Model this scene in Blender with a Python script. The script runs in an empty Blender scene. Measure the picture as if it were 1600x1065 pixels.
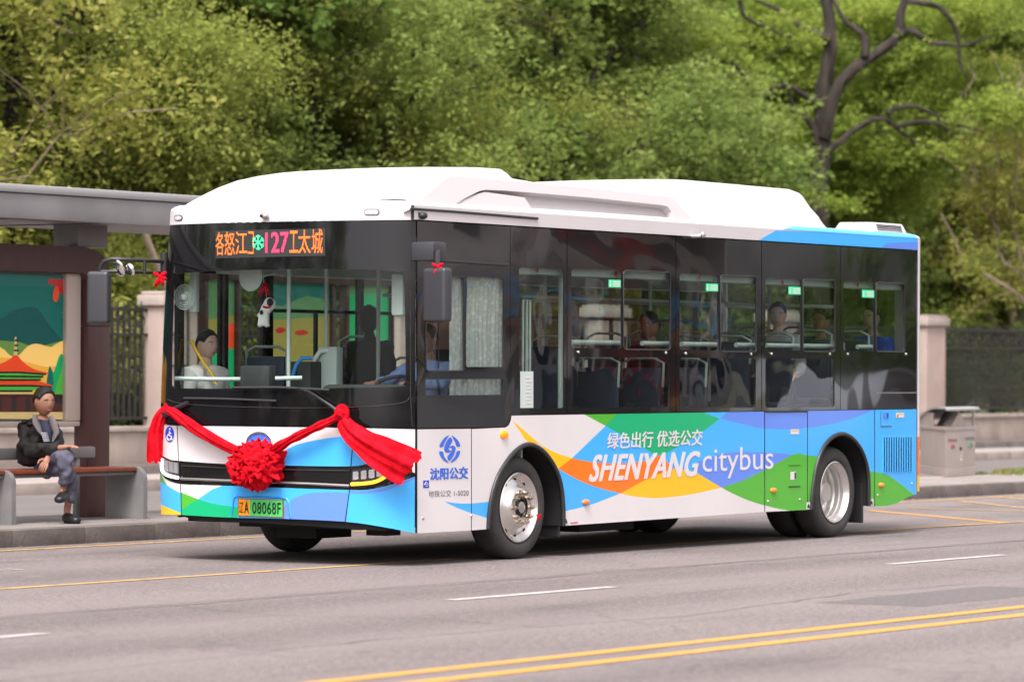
import bpy, bmesh, math, random
import numpy as np
from mathutils import Vector, Matrix, noise
from mathutils.geometry import delaunay_2d_cdt

random.seed(7)
R_ = math.radians
SC = bpy.context.scene
COL = SC.collection

# ------------------------------------------------------------------ camera
FPX = 6238.55                       # focal length in pixels of a 1600 px wide frame
CAM = Vector((-25.897, -17.882, 1.54))
TH, PITCH, ROLL = 0.5753, 0.007942, 0.003969
_F = Vector((math.cos(TH)*math.cos(PITCH), math.sin(TH)*math.cos(PITCH), math.sin(PITCH)))
_r = Vector((math.sin(TH), -math.cos(TH), 0))
_u = _r.cross(_F)
CR = _r*math.cos(ROLL) + _u*math.sin(ROLL)
CU = _u*math.cos(ROLL) - _r*math.sin(ROLL)
cd = bpy.data.cameras.new('camera')
cam = bpy.data.objects.new('camera', cd); COL.objects.link(cam)
cd.sensor_width = 36; cd.lens = FPX*36/1600; cd.clip_start = 0.5; cd.clip_end = 2000
cd.dof.use_dof = True; cd.dof.focus_distance = 33.0; cd.dof.aperture_fstop = 2.6
M3 = Matrix((CR, CU, -_F)).transposed()
cam.matrix_world = Matrix.Translation(CAM) @ M3.to_4x4()
SC.camera = cam

# ------------------------------------------------------------------ light
SUN_EL, SUN_AZ = R_(58), R_(200)     # direction the light comes from: world angle from +X
wd = bpy.data.worlds.new('World'); SC.world = wd; wd.use_nodes = True
nt = wd.node_tree; nt.nodes.clear()
wo = nt.nodes.new('ShaderNodeOutputWorld'); bg = nt.nodes.new('ShaderNodeBackground')
sky = nt.nodes.new('ShaderNodeTexSky'); sky.sky_type = 'NISHITA'; sky.sun_disc = False
sky.sun_elevation = SUN_EL; sky.sun_rotation = R_(90) - SUN_AZ
sky.dust_density = 5.0; sky.air_density = 1.0
hs = nt.nodes.new('ShaderNodeHueSaturation'); hs.inputs['Saturation'].default_value = 0.12
tint = nt.nodes.new('ShaderNodeMix'); tint.data_type = 'RGBA'; tint.blend_type = 'MULTIPLY'
tint.inputs[0].default_value = 1.0; tint.inputs[7].default_value = (1.0, 0.955, 0.965, 1)
nt.links.new(sky.outputs[0], hs.inputs['Color']); nt.links.new(hs.outputs[0], tint.inputs[6])
nt.links.new(tint.outputs[2], bg.inputs[0]); nt.links.new(bg.outputs[0], wo.inputs[0])
bg.inputs[1].default_value = 0.15
sd = bpy.data.lights.new('sun', 'SUN'); sd.energy = 1.5; sd.angle = R_(22); sd.color = (1, 0.95, 0.9)
sun = bpy.data.objects.new('sun', sd); COL.objects.link(sun)
sdir = Vector((math.cos(SUN_EL)*math.cos(SUN_AZ), math.cos(SUN_EL)*math.sin(SUN_AZ), math.sin(SUN_EL)))
sun.rotation_euler = sdir.to_track_quat('Z', 'Y').to_euler()
SC.view_settings.view_transform = 'Standard'; SC.view_settings.look = 'None'
SC.view_settings.exposure = 1.2; SC.view_settings.gamma = 1.0
SC.cycles.max_bounces = 8; SC.cycles.transparent_max_bounces = 24; SC.cycles.use_denoising = True

# ------------------------------------------------------------------ picture geometry -> place
def ray(u, v): return _F*FPX + CR*(u-800) - CU*(v-532.5)
def onY(u, v, y=0.0):
    d = ray(u, v); return CAM + d*((y-CAM.y)/d.y)
def onX(u, v, x=0.0):
    d = ray(u, v); return CAM + d*((x-CAM.x)/d.x)
def onZ(u, v, z=0.0):
    d = ray(u, v); return CAM + d*((z-CAM.z)/d.z)
def onPlane(u, v, p, n):
    d = ray(u, v); return CAM + d*((p-CAM).dot(n)/d.dot(n))
def PD(u, v, D):                    # point at distance D along the optical axis
    return CAM + ray(u, v)*(D/FPX)
def depth(x, y, z=1.5): return (Vector((x, y, z))-CAM).dot(_F)

# ------------------------------------------------------------------ materials
def s(r, g, b, k=1.0):
    f = lambda c: (c/255/12.92 if c/255 <= .04045 else ((c/255+.055)/1.055)**2.4)*k
    return (f(r), f(g), f(b), 1)
MATS = {}
def mat(name, col, rough=.5, metal=0, col2=None, nscale=5, ndetail=4, bump=0, bscale=40, coat=0, spec=.5,
        stretch=None, contrast=(.35, .65), emit=0, sub=None):
    if name in MATS: return MATS[name]
    m = bpy.data.materials.new(name); m.use_nodes = True; t = m.node_tree; n = t.nodes
    p = n['Principled BSDF']; p.inputs['Base Color'].default_value = col
    p.inputs['Roughness'].default_value = rough; p.inputs['Metallic'].default_value = metal
    p.inputs['Specular IOR Level'].default_value = spec
    p.inputs['Coat Weight'].default_value = coat; p.inputs['Coat Roughness'].default_value = .06
    tc = n.new('ShaderNodeTexCoord'); src = tc.outputs['Object']
    if stretch:
        mp = n.new('ShaderNodeMapping'); mp.inputs['Scale'].default_value = stretch
        t.links.new(src, mp.inputs[0]); src = mp.outputs[0]
    if col2:
        nz = n.new('ShaderNodeTexNoise'); nz.inputs['Scale'].default_value = nscale; nz.inputs['Detail'].default_value = ndetail
        rp = n.new('ShaderNodeMapRange'); rp.inputs[1].default_value = contrast[0]; rp.inputs[2].default_value = contrast[1]
        mx = n.new('ShaderNodeMix'); mx.data_type = 'RGBA'; mx.inputs[6].default_value = col; mx.inputs[7].default_value = col2
        t.links.new(src, nz.inputs['Vector']); t.links.new(nz.outputs[0], rp.inputs[0])
        t.links.new(rp.outputs[0], mx.inputs[0]); t.links.new(mx.outputs[2], p.inputs['Base Color'])
    if bump:
        nb = n.new('ShaderNodeTexNoise'); nb.inputs['Scale'].default_value = bscale; nb.inputs['Detail'].default_value = 5
        bp = n.new('ShaderNodeBump'); bp.inputs['Strength'].default_value = bump; bp.inputs['Distance'].default_value = .02
        t.links.new(src, nb.inputs['Vector']); t.links.new(nb.outputs[0], bp.inputs['Height']); t.links.new(bp.outputs[0], p.inputs['Normal'])
    if emit:
        p.inputs['Emission Color'].default_value = col; p.inputs['Emission Strength'].default_value = emit
    MATS[name] = m; return m
def glass(name, tint, gloss=(.9, .95, 1), wav=.0, ior=1.5, wscale=2.0, add=0.0):
    m = bpy.data.materials.new(name); m.use_nodes = True; t = m.node_tree; n = t.nodes; n.clear()
    o = n.new('ShaderNodeOutputMaterial'); tr = n.new('ShaderNodeBsdfTransparent'); gl = n.new('ShaderNodeBsdfGlossy')
    gl.inputs['Roughness'].default_value = .015; tr.inputs[0].default_value = tint; gl.inputs[0].default_value = (*gloss, 1)
    fr = n.new('ShaderNodeFresnel'); ge = n.new('ShaderNodeNewGeometry'); io = n.new('ShaderNodeMapRange'); io.inputs[3].default_value = ior; io.inputs[4].default_value = 1/ior
    t.links.new(ge.outputs['Backfacing'], io.inputs[0]); t.links.new(io.outputs[0], fr.inputs[0]); mx = n.new('ShaderNodeMixShader')
    if add:
        ad = n.new('ShaderNodeMath'); ad.operation = 'ADD'; ad.inputs[1].default_value = add; ad.use_clamp = True
        t.links.new(fr.outputs[0], ad.inputs[0]); t.links.new(ad.outputs[0], mx.inputs[0])
    else: t.links.new(fr.outputs[0], mx.inputs[0])
    t.links.new(tr.outputs[0], mx.inputs[1]); t.links.new(gl.outputs[0], mx.inputs[2]); t.links.new(mx.outputs[0], o.inputs[0])
    if wav:
        tc = n.new('ShaderNodeTexCoord'); nb = n.new('ShaderNodeTexNoise'); nb.inputs['Scale'].default_value = wscale
        nb.inputs['Detail'].default_value = 1.5
        bp = n.new('ShaderNodeBump'); bp.inputs['Strength'].default_value = wav; bp.inputs['Distance'].default_value = .05
        t.links.new(tc.outputs['Object'], nb.inputs['Vector']); t.links.new(nb.outputs[0], bp.inputs['Height'])
        t.links.new(bp.outputs[0], gl.inputs['Normal']); t.links.new(bp.outputs[0], fr.inputs['Normal'])
    MATS[name] = m; return m
def leaf_mat(name, a, b, c, bark=False):
    m = bpy.data.materials.new(name); m.use_nodes = True; t = m.node_tree; n = t.nodes; n.clear()
    o = n.new('ShaderNodeOutputMaterial'); df = n.new('ShaderNodeBsdfDiffuse'); tl = n.new('ShaderNodeBsdfTranslucent')
    mx = n.new('ShaderNodeMixShader'); mx.inputs[0].default_value = .5
    ge = n.new('ShaderNodeNewGeometry'); tc = n.new('ShaderNodeTexCoord'); nz = n.new('ShaderNodeTexNoise')
    nz.inputs['Scale'].default_value = .55; nz.inputs['Detail'].default_value = 2
    m1 = n.new('ShaderNodeMix'); m1.data_type = 'RGBA'; m1.inputs[6].default_value = a; m1.inputs[7].default_value = b
    m2 = n.new('ShaderNodeMix'); m2.data_type = 'RGBA'; m2.inputs[7].default_value = c
    mr = n.new('ShaderNodeMapRange'); mr.inputs[1].default_value = .38; mr.inputs[2].default_value = .62
    t.links.new(tc.outputs['Object'], nz.inputs['Vector']); t.links.new(nz.outputs[0], mr.inputs[0]); t.links.new(mr.outputs[0], m1.inputs[0])
    pw = n.new('ShaderNodeMath'); pw.operation = 'POWER'; pw.inputs[1].default_value = 3.0
    t.links.new(ge.outputs['Random Per Island'], pw.inputs[0]); t.links.new(pw.outputs[0], m2.inputs[0])
    t.links.new(m1.outputs[2], m2.inputs[6])
    t.links.new(m2.outputs[2], df.inputs[0]); t.links.new(m2.outputs[2], tl.inputs[0])
    t.links.new(df.outputs[0], mx.inputs[1]); t.links.new(tl.outputs[0], mx.inputs[2]); t.links.new(mx.outputs[0], o.inputs[0])
    MATS[name] = m; return m

# ------------------------------------------------------------------ object helpers
W0 = {}
def tag(o, label=None, cat=None, group=None, kind=None):
    if label: o['label'] = label
    if cat: o['category'] = cat
    if group: o['group'] = group
    if kind: o['kind'] = kind
    return o
def thing(name, loc, label, cat, group=None):
    o = bpy.data.objects.new(name, None); COL.objects.link(o); o.location = loc; o.empty_display_size = .2
    W0[o.name] = Vector(loc); return tag(o, label, cat, group)
def link(name, me, parent=None, loc=None):
    """me in world coordinates unless loc (world place of its origin) is given"""
    o = bpy.data.objects.new(name, me); COL.objects.link(o)
    base = Vector(loc) if loc is not None else Vector((0, 0, 0))
    W0[o.name] = base
    if parent is not None:
        o.parent = parent; o.location = base - W0[parent.name]
    else: o.location = base
    return o
class MB:
    def __init__(s_): s_.v = []; s_.f = []; s_.m = []
    def add(s_, vs, fs, mi=0):
        k = len(s_.v); s_.v += [tuple(p) for p in vs]
        s_.f += [tuple(i+k for i in f) for f in fs]; s_.m += [mi]*len(fs); return s_
    def box(s_, a, b, mi=0):
        (x0, y0, z0), (x1, y1, z1) = a, b
        return s_.add([(x0,y0,z0),(x1,y0,z0),(x1,y1,z0),(x0,y1,z0),(x0,y0,z1),(x1,y0,z1),(x1,y1,z1),(x0,y1,z1)],
            [(0,3,2,1),(4,5,6,7),(0,1,5,4),(1,2,6,5),(2,3,7,6),(3,0,4,7)], mi)
    def bbox(s_, a, b, r=.01, mi=0):      # box with chamfered edges
        bm = bmesh.new(); bmesh.ops.create_cube(bm, size=1)
        a = Vector(a); b = Vector(b); c = (a+b)/2; d = b-a
        for v in bm.verts: v.co = Vector((v.co.x*d.x, v.co.y*d.y, v.co.z*d.z))+c
        bmesh.ops.bevel(bm, geom=bm.edges[:], offset=min(r, min(map(abs, d))*.45), segments=2, affect='EDGES', profile=.6)
        bm.verts.index_update()
        s_.add([v.co[:] for v in bm.verts], [[v.index for v in f.verts] for f in bm.faces], mi); bm.free(); return s_
    def tube(s_, pts, rad, n=10, mi=0, cap=True, shape=None):
        pts = [Vector(p) for p in pts]; m = len(pts)
        rr = rad if isinstance(rad, (list, tuple)) else [rad]*m
        k = len(s_.v); up = None
        for i, p in enumerate(pts):
            t = (pts[min(i+1, m-1)]-pts[max(i-1, 0)]).normalized()
            if up is None:
                up = Vector((0, 0, 1)) if abs(t.z) < .9 else Vector((1, 0, 0))
            a = (up - t*up.dot(t)).normalized(); b = t.cross(a); up = a
            for j in range(n):
                an = 2*math.pi*j/n; q = rr[i]*(shape(i/(m-1), an) if shape else 1)
                s_.v.append(tuple(p + a*math.cos(an)*q + b*math.sin(an)*q))
        for i in range(m-1):
            for j in range(n):
                s_.f.append((k+i*n+j, k+i*n+(j+1)%n, k+(i+1)*n+(j+1)%n, k+(i+1)*n+j)); s_.m.append(mi)
        if cap:
            s_.f.append(tuple(k+j for j in reversed(range(n)))); s_.m.append(mi)
            s_.f.append(tuple(k+(m-1)*n+j for j in range(n))); s_.m.append(mi)
        return s_
    def lathe(s_, c, prof, n=40, axis='Y', mi=0, mats=None):
        """prof: (radius, along axis) list"""
        k = len(s_.v); c = Vector(c)
        for r, h in prof:
            for j in range(n):
                a = 2*math.pi*j/n; x, z = r*math.cos(a), r*math.sin(a)
                q = {'Y': (x, h, z), 'Z': (x, z, h), 'X': (h, x, z)}[axis]
                s_.v.append(tuple(c+Vector(q)))
        for i in range(len(prof)-1):
            for j in range(n):
                s_.f.append((k+i*n+j, k+i*n+(j+1)%n, k+(i+1)*n+(j+1)%n, k+(i+1)*n+j)); s_.m.append(mats[i] if mats else mi)
        return s_
    def sphere(s_, c, r, n=12, mi=0, sc=(1, 1, 1), fn=None):
        k = len(s_.v); c = Vector(c); m = max(4, n//2+2)
        for i in range(m+1):
            th = math.pi*i/m
            for j in range(n):
                a = 2*math.pi*j/n; d = Vector((math.sin(th)*math.cos(a), math.sin(th)*math.sin(a), math.cos(th)))
                q = r*(fn(d) if fn else 1); s_.v.append((c.x+d.x*q*sc[0], c.y+d.y*q*sc[1], c.z+d.z*q*sc[2]))
        for i in range(m):
            for j in range(n):
                s_.f.append((k+i*n+j, k+(i+1)*n+j, k+(i+1)*n+(j+1)%n, k+i*n+(j+1)%n)); s_.m.append(mi)
        return s_
    def prism(s_, poly, fn, d0, d1, mi=0):
        """poly: 2D outline; fn(a, b, d) -> 3D"""
        n = len(poly); k = len(s_.v)
        s_.v += [tuple(fn(a, b, d0)) for a, b in poly]+[tuple(fn(a, b, d1)) for a, b in poly]
        s_.f += [tuple(range(k, k+n)), tuple(reversed(range(k+n, k+2*n)))]; s_.m += [mi, mi]
        for i in range(n):
            j = (i+1) % n; s_.f.append((k+i, k+n+i, k+n+j, k+j)); s_.m.append(mi)
        return s_
    def mesh(s_, name, mats, smooth=None, fixn=True):
        me = bpy.data.meshes.new(name); me.from_pydata(s_.v, [], s_.f)
        for m in (mats if isinstance(mats, (list, tuple)) else [mats]): me.materials.append(m if not isinstance(m, str) else MATS[m])
        me.polygons.foreach_set('material_index', s_.m)
        if fixn:
            bm = bmesh.new(); bm.from_mesh(me); bmesh.ops.recalc_face_normals(bm, faces=bm.faces[:]); bm.to_mesh(me); bm.free()
        if smooth is not None:
            me.polygons.foreach_set('use_smooth', [True]*len(me.polygons)); me.set_sharp_from_angle(angle=R_(smooth))
        me.update(); return me
    def build(s_, name, mats, parent=None, smooth=None, loc=None, fixn=True):
        return link(name, s_.mesh(name, mats, smooth, fixn), parent, loc)

def inpoly(p, poly):
    x, y = p; c = False; n = len(poly); j = n-1
    for i in range(n):
        xi, yi = poly[i]; xj, yj = poly[j]
        if (yi > y) != (yj > y) and x < (xj-xi)*(y-yi)/(yj-yi)+xi: c = not c
        j = i
    return c
def smoothline(pts, n=8, closed=False):
    P = [Vector((a, b)) for a, b in pts]; out = []; m = len(P)
    rng = range(m if closed else m-1)
    for i in rng:
        p0 = P[(i-1) % m] if (closed or i > 0) else P[0]; p1 = P[i]; p2 = P[(i+1) % m]
        p3 = P[(i+2) % m] if (closed or i+2 < m) else P[-1]
        for k in range(n):
            t = k/n
            q = .5*((2*p1)+(p2-p0)*t+(2*p0-5*p1+4*p2-p3)*t*t+(3*p1-p0-3*p2+p3)*t**3)
            out.append((q.x, q.y))
    if not closed: out.append(tuple(P[-1]))
    return out
def rrect(x0, y0, x1, y1, r, n=4):
    out = []
    for cx, cy, a0 in ((x1-r, y1-r, 0), (x0+r, y1-r, 90), (x0+r, y0+r, 180), (x1-r, y0+r, 270)):
        for k in range(n+1):
            a = R_(a0+90*k/n); out.append((cx+r*math.cos(a), cy+r*math.sin(a)))
    return out
def rquad(tl, tr, br, bl, r=.12, n=4):
    """rounded quad in picture px (r as fraction of the shorter side)"""
    tl, tr, br, bl = map(Vector, (tl, tr, br, bl))
    w = (tr-tl).length; h = (bl-tl).length; q = r*min(w, h)
    pts = rrect(0, 0, w, h, q, n); out = []
    for x, y in pts:
        a, b = x/w, y/h; p = (tl*(1-a)+tr*a)*(1-b)+(bl*(1-a)+br*a)*b; out.append((p.x, p.y))
    return out
def plate(name, outline, mapf, mats, parent, holes=(), regions=(), thick=.012, grid=None, smooth=True, base=0, extra=(), loc=None, rim_mat=None):
    """sheet cut to an outline with holes, coloured by regions [(poly, material index)], later ones win"""
    V = []; E = []
    def addline(pts, closed):
        k = len(V); V.extend(Vector(p) for p in pts)
        for i in range(len(pts)-1): E.append((k+i, k+i+1))
        if closed: E.append((k+len(pts)-1, k))
    addline(outline, True)
    for h in holes: addline(h, True)
    for r, _ in regions: addline(r, True)
    for e in extra: addline(e, False)
    if grid:
        xs = [p[0] for p in outline]; ys = [p[1] for p in outline]
        nx, ny = grid; x0, x1, y0, y1 = min(xs), max(xs), min(ys), max(ys)
        for i in range(1, nx):
            x = x0+(x1-x0)*i/nx; addline([(x, y0-.01), (x, y1+.01)], False)
        for i in range(1, ny):
            y = y0+(y1-y0)*i/ny; addline([(x0-.01, y), (x1+.01, y)], False)
    r = delaunay_2d_cdt(V, E, [], 0, 1e-5)
    vs, fs = r[0], r[2]
    faces = []; mi = []
    for f in fs:
        c = (sum(vs[i].x for i in f)/len(f), sum(vs[i].y for i in f)/len(f))
        if not inpoly(c, outline) or any(inpoly(c, h) for h in holes): continue
        k = base
        for pl, m in regions:
            if inpoly(c, pl): k = m
        faces.append(tuple(f)); mi.append(k)
    used = sorted({i for f in faces for i in f}); idx = {a: b for b, a in enumerate(used)}
    n = len(used)
    verts = [tuple(mapf(vs[i].x, vs[i].y, 0)) for i in used]
    faces = [tuple(idx[i] for i in f) for f in faces]
    ed = {}
    for f in faces:
        for a, b in zip(f, f[1:]+f[:1]): ed[(a, b)] = ed.get((a, b), 0)+1
    nf = len(faces)
    if thick:
        bd = [(a, b) for (a, b) in ed if (b, a) not in ed]
        bv = {}
        def dup(i, d):
            if (i, d) not in bv:
                p = vs[used[i]]; verts.append(tuple(mapf(p.x, p.y, d))); bv[(i, d)] = len(verts)-1
            return bv[(i, d)]
        for a, b in bd:
            faces.append((dup(b, 0), dup(a, 0), dup(a, thick), dup(b, thick))); mi.append(base if rim_mat is None else rim_mat)
    me = bpy.data.meshes.new(name); me.from_pydata(verts, [], faces)
    for m in (mats if isinstance(mats, (list, tuple)) else [mats]): me.materials.append(MATS[m] if isinstance(m, str) else m)
    me.polygons.foreach_set('material_index', mi)
    # orient: fronts towards the camera side
    if nf:
        cen = sum((me.polygons[0].center for _ in (0,)), Vector())
        if me.polygons[0].normal.dot(CAM-cen) < 0: me.flip_normals()
    if smooth:
        me.polygons.foreach_set('use_smooth', [True]*len(me.polygons)); me.set_sharp_from_angle(angle=R_(35))
    me.update()
    return link(name, me, parent, loc)

# a scratch scene to evaluate fonts and skin modifiers cheaply
TMP = bpy.data.scenes.new('scratch')
def evaluated(ob):
    TMP.collection.objects.link(ob); vl = TMP.view_layers[0]; vl.update()
    me = bpy.data.meshes.new_from_object(ob.evaluated_get(vl.depsgraph))
    TMP.collection.objects.unlink(ob); return me
def text_geo(txt, bold=0.0, shear=0.0, space=1.0):
    c = bpy.data.curves.new('lettering', 'FONT'); c.body = txt; c.offset = bold; c.shear = shear; c.space_character = space
    c.resolution_u = 3; c.fill_mode = 'FRONT'
    o = bpy.data.objects.new('lettering', c); me = evaluated(o)
    vs = [v.co.copy() for v in me.vertices]; fs = [tuple(p.vertices) for p in me.polygons]
    bpy.data.objects.remove(o); bpy.data.meshes.remove(me); return vs, fs
def text(name, txt, quad, mapf, m, parent, bold=0.0, shear=0.0, space=1.0, d=-.003, full=False):
    """lettering stretched into the quad (tl, tr, br, bl)"""
    cjk = any(ord(c) > 0x2e00 for c in txt)
    vs, fs = text_geo(txt, 0, shear, space)
    if bold:
        n0 = len(vs); f0 = fs; V0 = vs; vs = []; fs = []
        for k, (ox, oy) in enumerate(((-1, -.6), (1, -.6), (-1, .6), (1, .6), (0, 0)) if bold < .03 else [(x_/2, y_) for x_ in (-2, -1, 0, 1, 2) for y_ in (-.5, .5)]):
            vs += [Vector((v.x+ox*bold, v.y+oy*bold, 0)) for v in V0]; fs += [tuple(i+k*n0 for i in f) for f in f0]
    xs = [v.x for v in vs]; ys = [v.y for v in vs]; x0, x1, y0, y1 = min(xs), max(xs), min(ys), max(ys)
    tl, tr, br, bl = map(Vector, quad); out = []
    for v in vs:
        a = (v.x-x0)/(x1-x0); b = (y1-v.y)/(y1-y0)
        p = (tl*(1-a)+tr*a)*(1-b)+(bl*(1-a)+br*a)*b; out.append(mapf(p.x, p.y, d-(len(out)*10//len(vs))*.0002 if bold else d))
    b = MB(); b.add(out, fs); me = b.mesh(name, m, fixn=False)
    if me.polygons and me.polygons[0].normal.dot(CAM-me.polygons[0].center) < 0: me.flip_normals()
    return link(name, me, parent)
def skin(name, chains, m, sub=2, extra=None, wr=0, ws=9):
    """chains: list of [(point, radius), ...]; equal points are shared joints. returns mesh"""
    idx = {}; V = []; RR = []; E = []
    for ch in chains:
        prev = None
        for p, r in ch:
            k = tuple(round(c, 4) for c in p)
            if k not in idx: idx[k] = len(V); V.append(k); RR.append(r)
            i = idx[k]
            if prev is not None and prev != i: E.append((prev, i))
            prev = i
    me = bpy.data.meshes.new(name); me.from_pydata(V, E, [])
    o = bpy.data.objects.new(name, me)
    o.modifiers.new('skin', 'SKIN').use_smooth_shade = True
    for i, sv in enumerate(me.skin_vertices[0].data):
        r = RR[i]; sv.radius = r if isinstance(r, (tuple, list)) else (r, r); sv.use_root = (i == 0)
    sb = o.modifiers.new('sub', 'SUBSURF'); sb.levels = sub; sb.render_levels = sub
    out = evaluated(o); bpy.data.objects.remove(o)
    out.materials.clear()
    for q in (m if isinstance(m, (list, tuple)) else [m]): out.materials.append(MATS[q])
    if extra:                         # join further geometry (head, etc.) as an MB
        bm = bmesh.new(); bm.from_mesh(out)
        e = extra.mesh('x', [MATS[q] for q in (m if isinstance(m, (list, tuple)) else [m])], fixn=True); bm.from_mesh(e); bm.to_mesh(out); bm.free()
    if wr:                            # cloth creases pushed into the real surface
        for v in out.vertices:
            p = v.co*ws; k = abs(noise.noise(p))*2+.6*noise.noise(p*2.3+Vector((3, 1, 7)))
            v.co += v.normal*wr*(.45-k)
    out.polygons.foreach_set('use_smooth', [True]*len(out.polygons)); out.name = name; out.update()
    return out
# ------------------------------------------------------------------ material library
def asphalt():
    m = bpy.data.materials.new('asphalt'); m.use_nodes = True; t = m.node_tree; n = t.nodes; L = t.links.new
    p = n['Principled BSDF']; p.inputs['Roughness'].default_value = .82; p.inputs['Specular IOR Level'].default_value = .35
    tc = n.new('ShaderNodeTexCoord'); ob = tc.outputs['Object']
    def nz(scale, det, vec=ob):
        a = n.new('ShaderNodeTexNoise'); a.inputs['Scale'].default_value = scale; a.inputs['Detail'].default_value = det; L(vec, a.inputs['Vector']); return a.outputs[0]
    def mr(x, a, b, c=0, d=1):
        q = n.new('ShaderNodeMapRange'); L(x, q.inputs[0]); [q.inputs[i+1].__setattr__('default_value', v) for i, v in enumerate((a, b, c, d))]; return q.outputs[0]
    def mix(f, a, b, bl='MIX'):
        q = n.new('ShaderNodeMix'); q.data_type = 'RGBA'; q.blend_type = bl
        if hasattr(f, 'links') or not isinstance(f, (int, float)): L(f, q.inputs[0])
        else: q.inputs[0].default_value = f
        for i, c in ((6, a), (7, b)):
            if isinstance(c, tuple): q.inputs[i].default_value = c
            else: L(c, q.inputs[i])
        return q.outputs[2]
    mp = n.new('ShaderNodeMapping'); mp.inputs['Scale'].default_value = (.05, .6, 1); L(ob, mp.inputs[0])
    base = mix(mr(nz(1.0, 4, mp.outputs[0]), .35, .65), (.142, .122, .120, 1), (.196, .167, .163, 1))
    base = mix(mr(nz(.35, 3), .4, .7, 0, .5), base, (.112, .098, .098, 1))
    sp = mix(mr(nz(75, 4), .3, .72), (.3, .3, .3, 1), (1.7, 1.68, 1.66, 1))
    base = mix(1.0, base, sp, 'MULTIPLY')
    base = mix(1.0, base, mix(mr(nz(21, 5), .3, .7), (.66, .66, .66, 1), (1.34, 1.34, 1.33, 1)), 'MULTIPLY')
    mp2 = n.new('ShaderNodeMapping'); mp2.inputs['Scale'].default_value = (.25, 1.6, 1); L(ob, mp2.inputs[0])
    base = mix(mr(nz(1.4, 6, mp2.outputs[0]), .55, .72, 0, .5), base, (.075, .068, .068, 1))
    base = mix(mr(nz(3.1, 5), .62, .74, 0, .45), base, (.22, .2, .195, 1))
    # wheel tracks and an old resurfacing edge run along X
    sx = n.new('ShaderNodeSeparateXYZ'); L(ob, sx.inputs[0])
    wv = n.new('ShaderNodeMath'); wv.operation = 'SINE'; ml = n.new('ShaderNodeMath'); ml.operation = 'MULTIPLY'; ml.inputs[1].default_value = 3.6
    L(sx.outputs[1], ml.inputs[0]); L(ml.outputs[0], wv.inputs[0])
    base = mix(mr(wv.outputs[0], -1, 1, 0, .4), base, (.222, .188, .183, 1))
    ed = n.new('ShaderNodeMath'); ed.operation = 'ADD'; L(sx.outputs[1], ed.inputs[0]); L(mr(nz(1.2, 3, mp.outputs[0]), 0, 1, -.12, .12), ed.inputs[1])
    base = mix(mr(ed.outputs[0], -1.75, -1.7, .0, .18), (.125, .112, .115, 1), base) if False else base
    ln = n.new('ShaderNodeMath'); ln.operation = 'COMPARE'; L(ed.outputs[0], ln.inputs[0]); ln.inputs[1].default_value = -1.62; ln.inputs[2].default_value = .03
    base = mix(mr(ln.outputs[0], 0, 1, 0, .45), base, (.075, .065, .066, 1))
    vo = n.new('ShaderNodeTexVoronoi'); vo.feature = 'DISTANCE_TO_EDGE'; vo.inputs['Scale'].default_value = .22
    wn = n.new('ShaderNodeVectorMath'); wn.operation = 'ADD'; nc = n.new('ShaderNodeTexNoise'); nc.inputs['Scale'].default_value = .9; nc.inputs['Detail'].default_value = 5; L(ob, nc.inputs['Vector'])
    L(ob, wn.inputs[0]); L(nc.outputs[1], wn.inputs[1]); L(wn.outputs[0], vo.inputs['Vector'])
    base = mix(mr(vo.outputs[0], .0, .005, .38, 0), base, (.07, .06, .06, 1))
    L(base, p.inputs['Base Color'])
    bp = n.new('ShaderNodeBump'); bp.inputs['Strength'].default_value = .5; bp.inputs['Distance'].default_value = .01
    L(nz(140, 4), bp.inputs['Height']); L(bp.outputs[0], p.inputs['Normal'])
    MATS['asphalt'] = m
asphalt()
mat('asphalt_lane', (.12, .107, .105, 1), .9, col2=(.155, .136, .132, 1), nscale=.8, bump=.3, bscale=90)
mat('paving', (.20, .175, .165, 1), .85, col2=(.255, .225, .215, 1), nscale=1.3, bump=.15, bscale=30)
mat('paving_far', (.26, .23, .22, 1), .85, col2=(.32, .285, .27, 1), nscale=1.0, bump=.1, bscale=20)
mat('kerb_stone', (.10, .085, .078, 1), .8, col2=(.15, .128, .118, 1), nscale=5, bump=.3, bscale=25)
mat('soil', (.13, .11, .08, 1), .95, col2=(.07, .08, .03, 1), nscale=1.2, bump=.4, bscale=10)
mat('yellow_paint', (.60, .27, .03, 1), .7, col2=(.33, .22, .11, 1), nscale=11, ndetail=9, contrast=(.46, .72), bump=.2, bscale=100)
mat('yellow_paint_worn', (.55, .32, .09, 1), .75, col2=(.22, .17, .13, 1), nscale=9, ndetail=8, contrast=(.45, .7), bump=.2, bscale=100)
mat('white_paint_road', (.44, .415, .40, 1), .7, col2=(.28, .26, .25, 1), nscale=10, ndetail=9, contrast=(.44, .68), bump=.2, bscale=100)
mat('wall_stone', (.34, .275, .235, 1), .85, col2=(.26, .215, .19, 1), nscale=2.5, bump=.2, bscale=18)
mat('wall_coping', (.36, .30, .265, 1), .85, col2=(.28, .235, .21, 1), nscale=4, bump=.2, bscale=25)
mat('pillar_render', (.40, .30, .26, 1), .85, col2=(.32, .25, .22, 1), nscale=1.5, bump=.12, bscale=20)
mat('iron', (.02, .022, .022, 1), .55, metal=.3, col2=(.04, .035, .03, 1), nscale=20)
mat('grass_blade', (.09, .14, .02, 1), .8, col2=(.2, .19, .06, 1), nscale=3)
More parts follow.
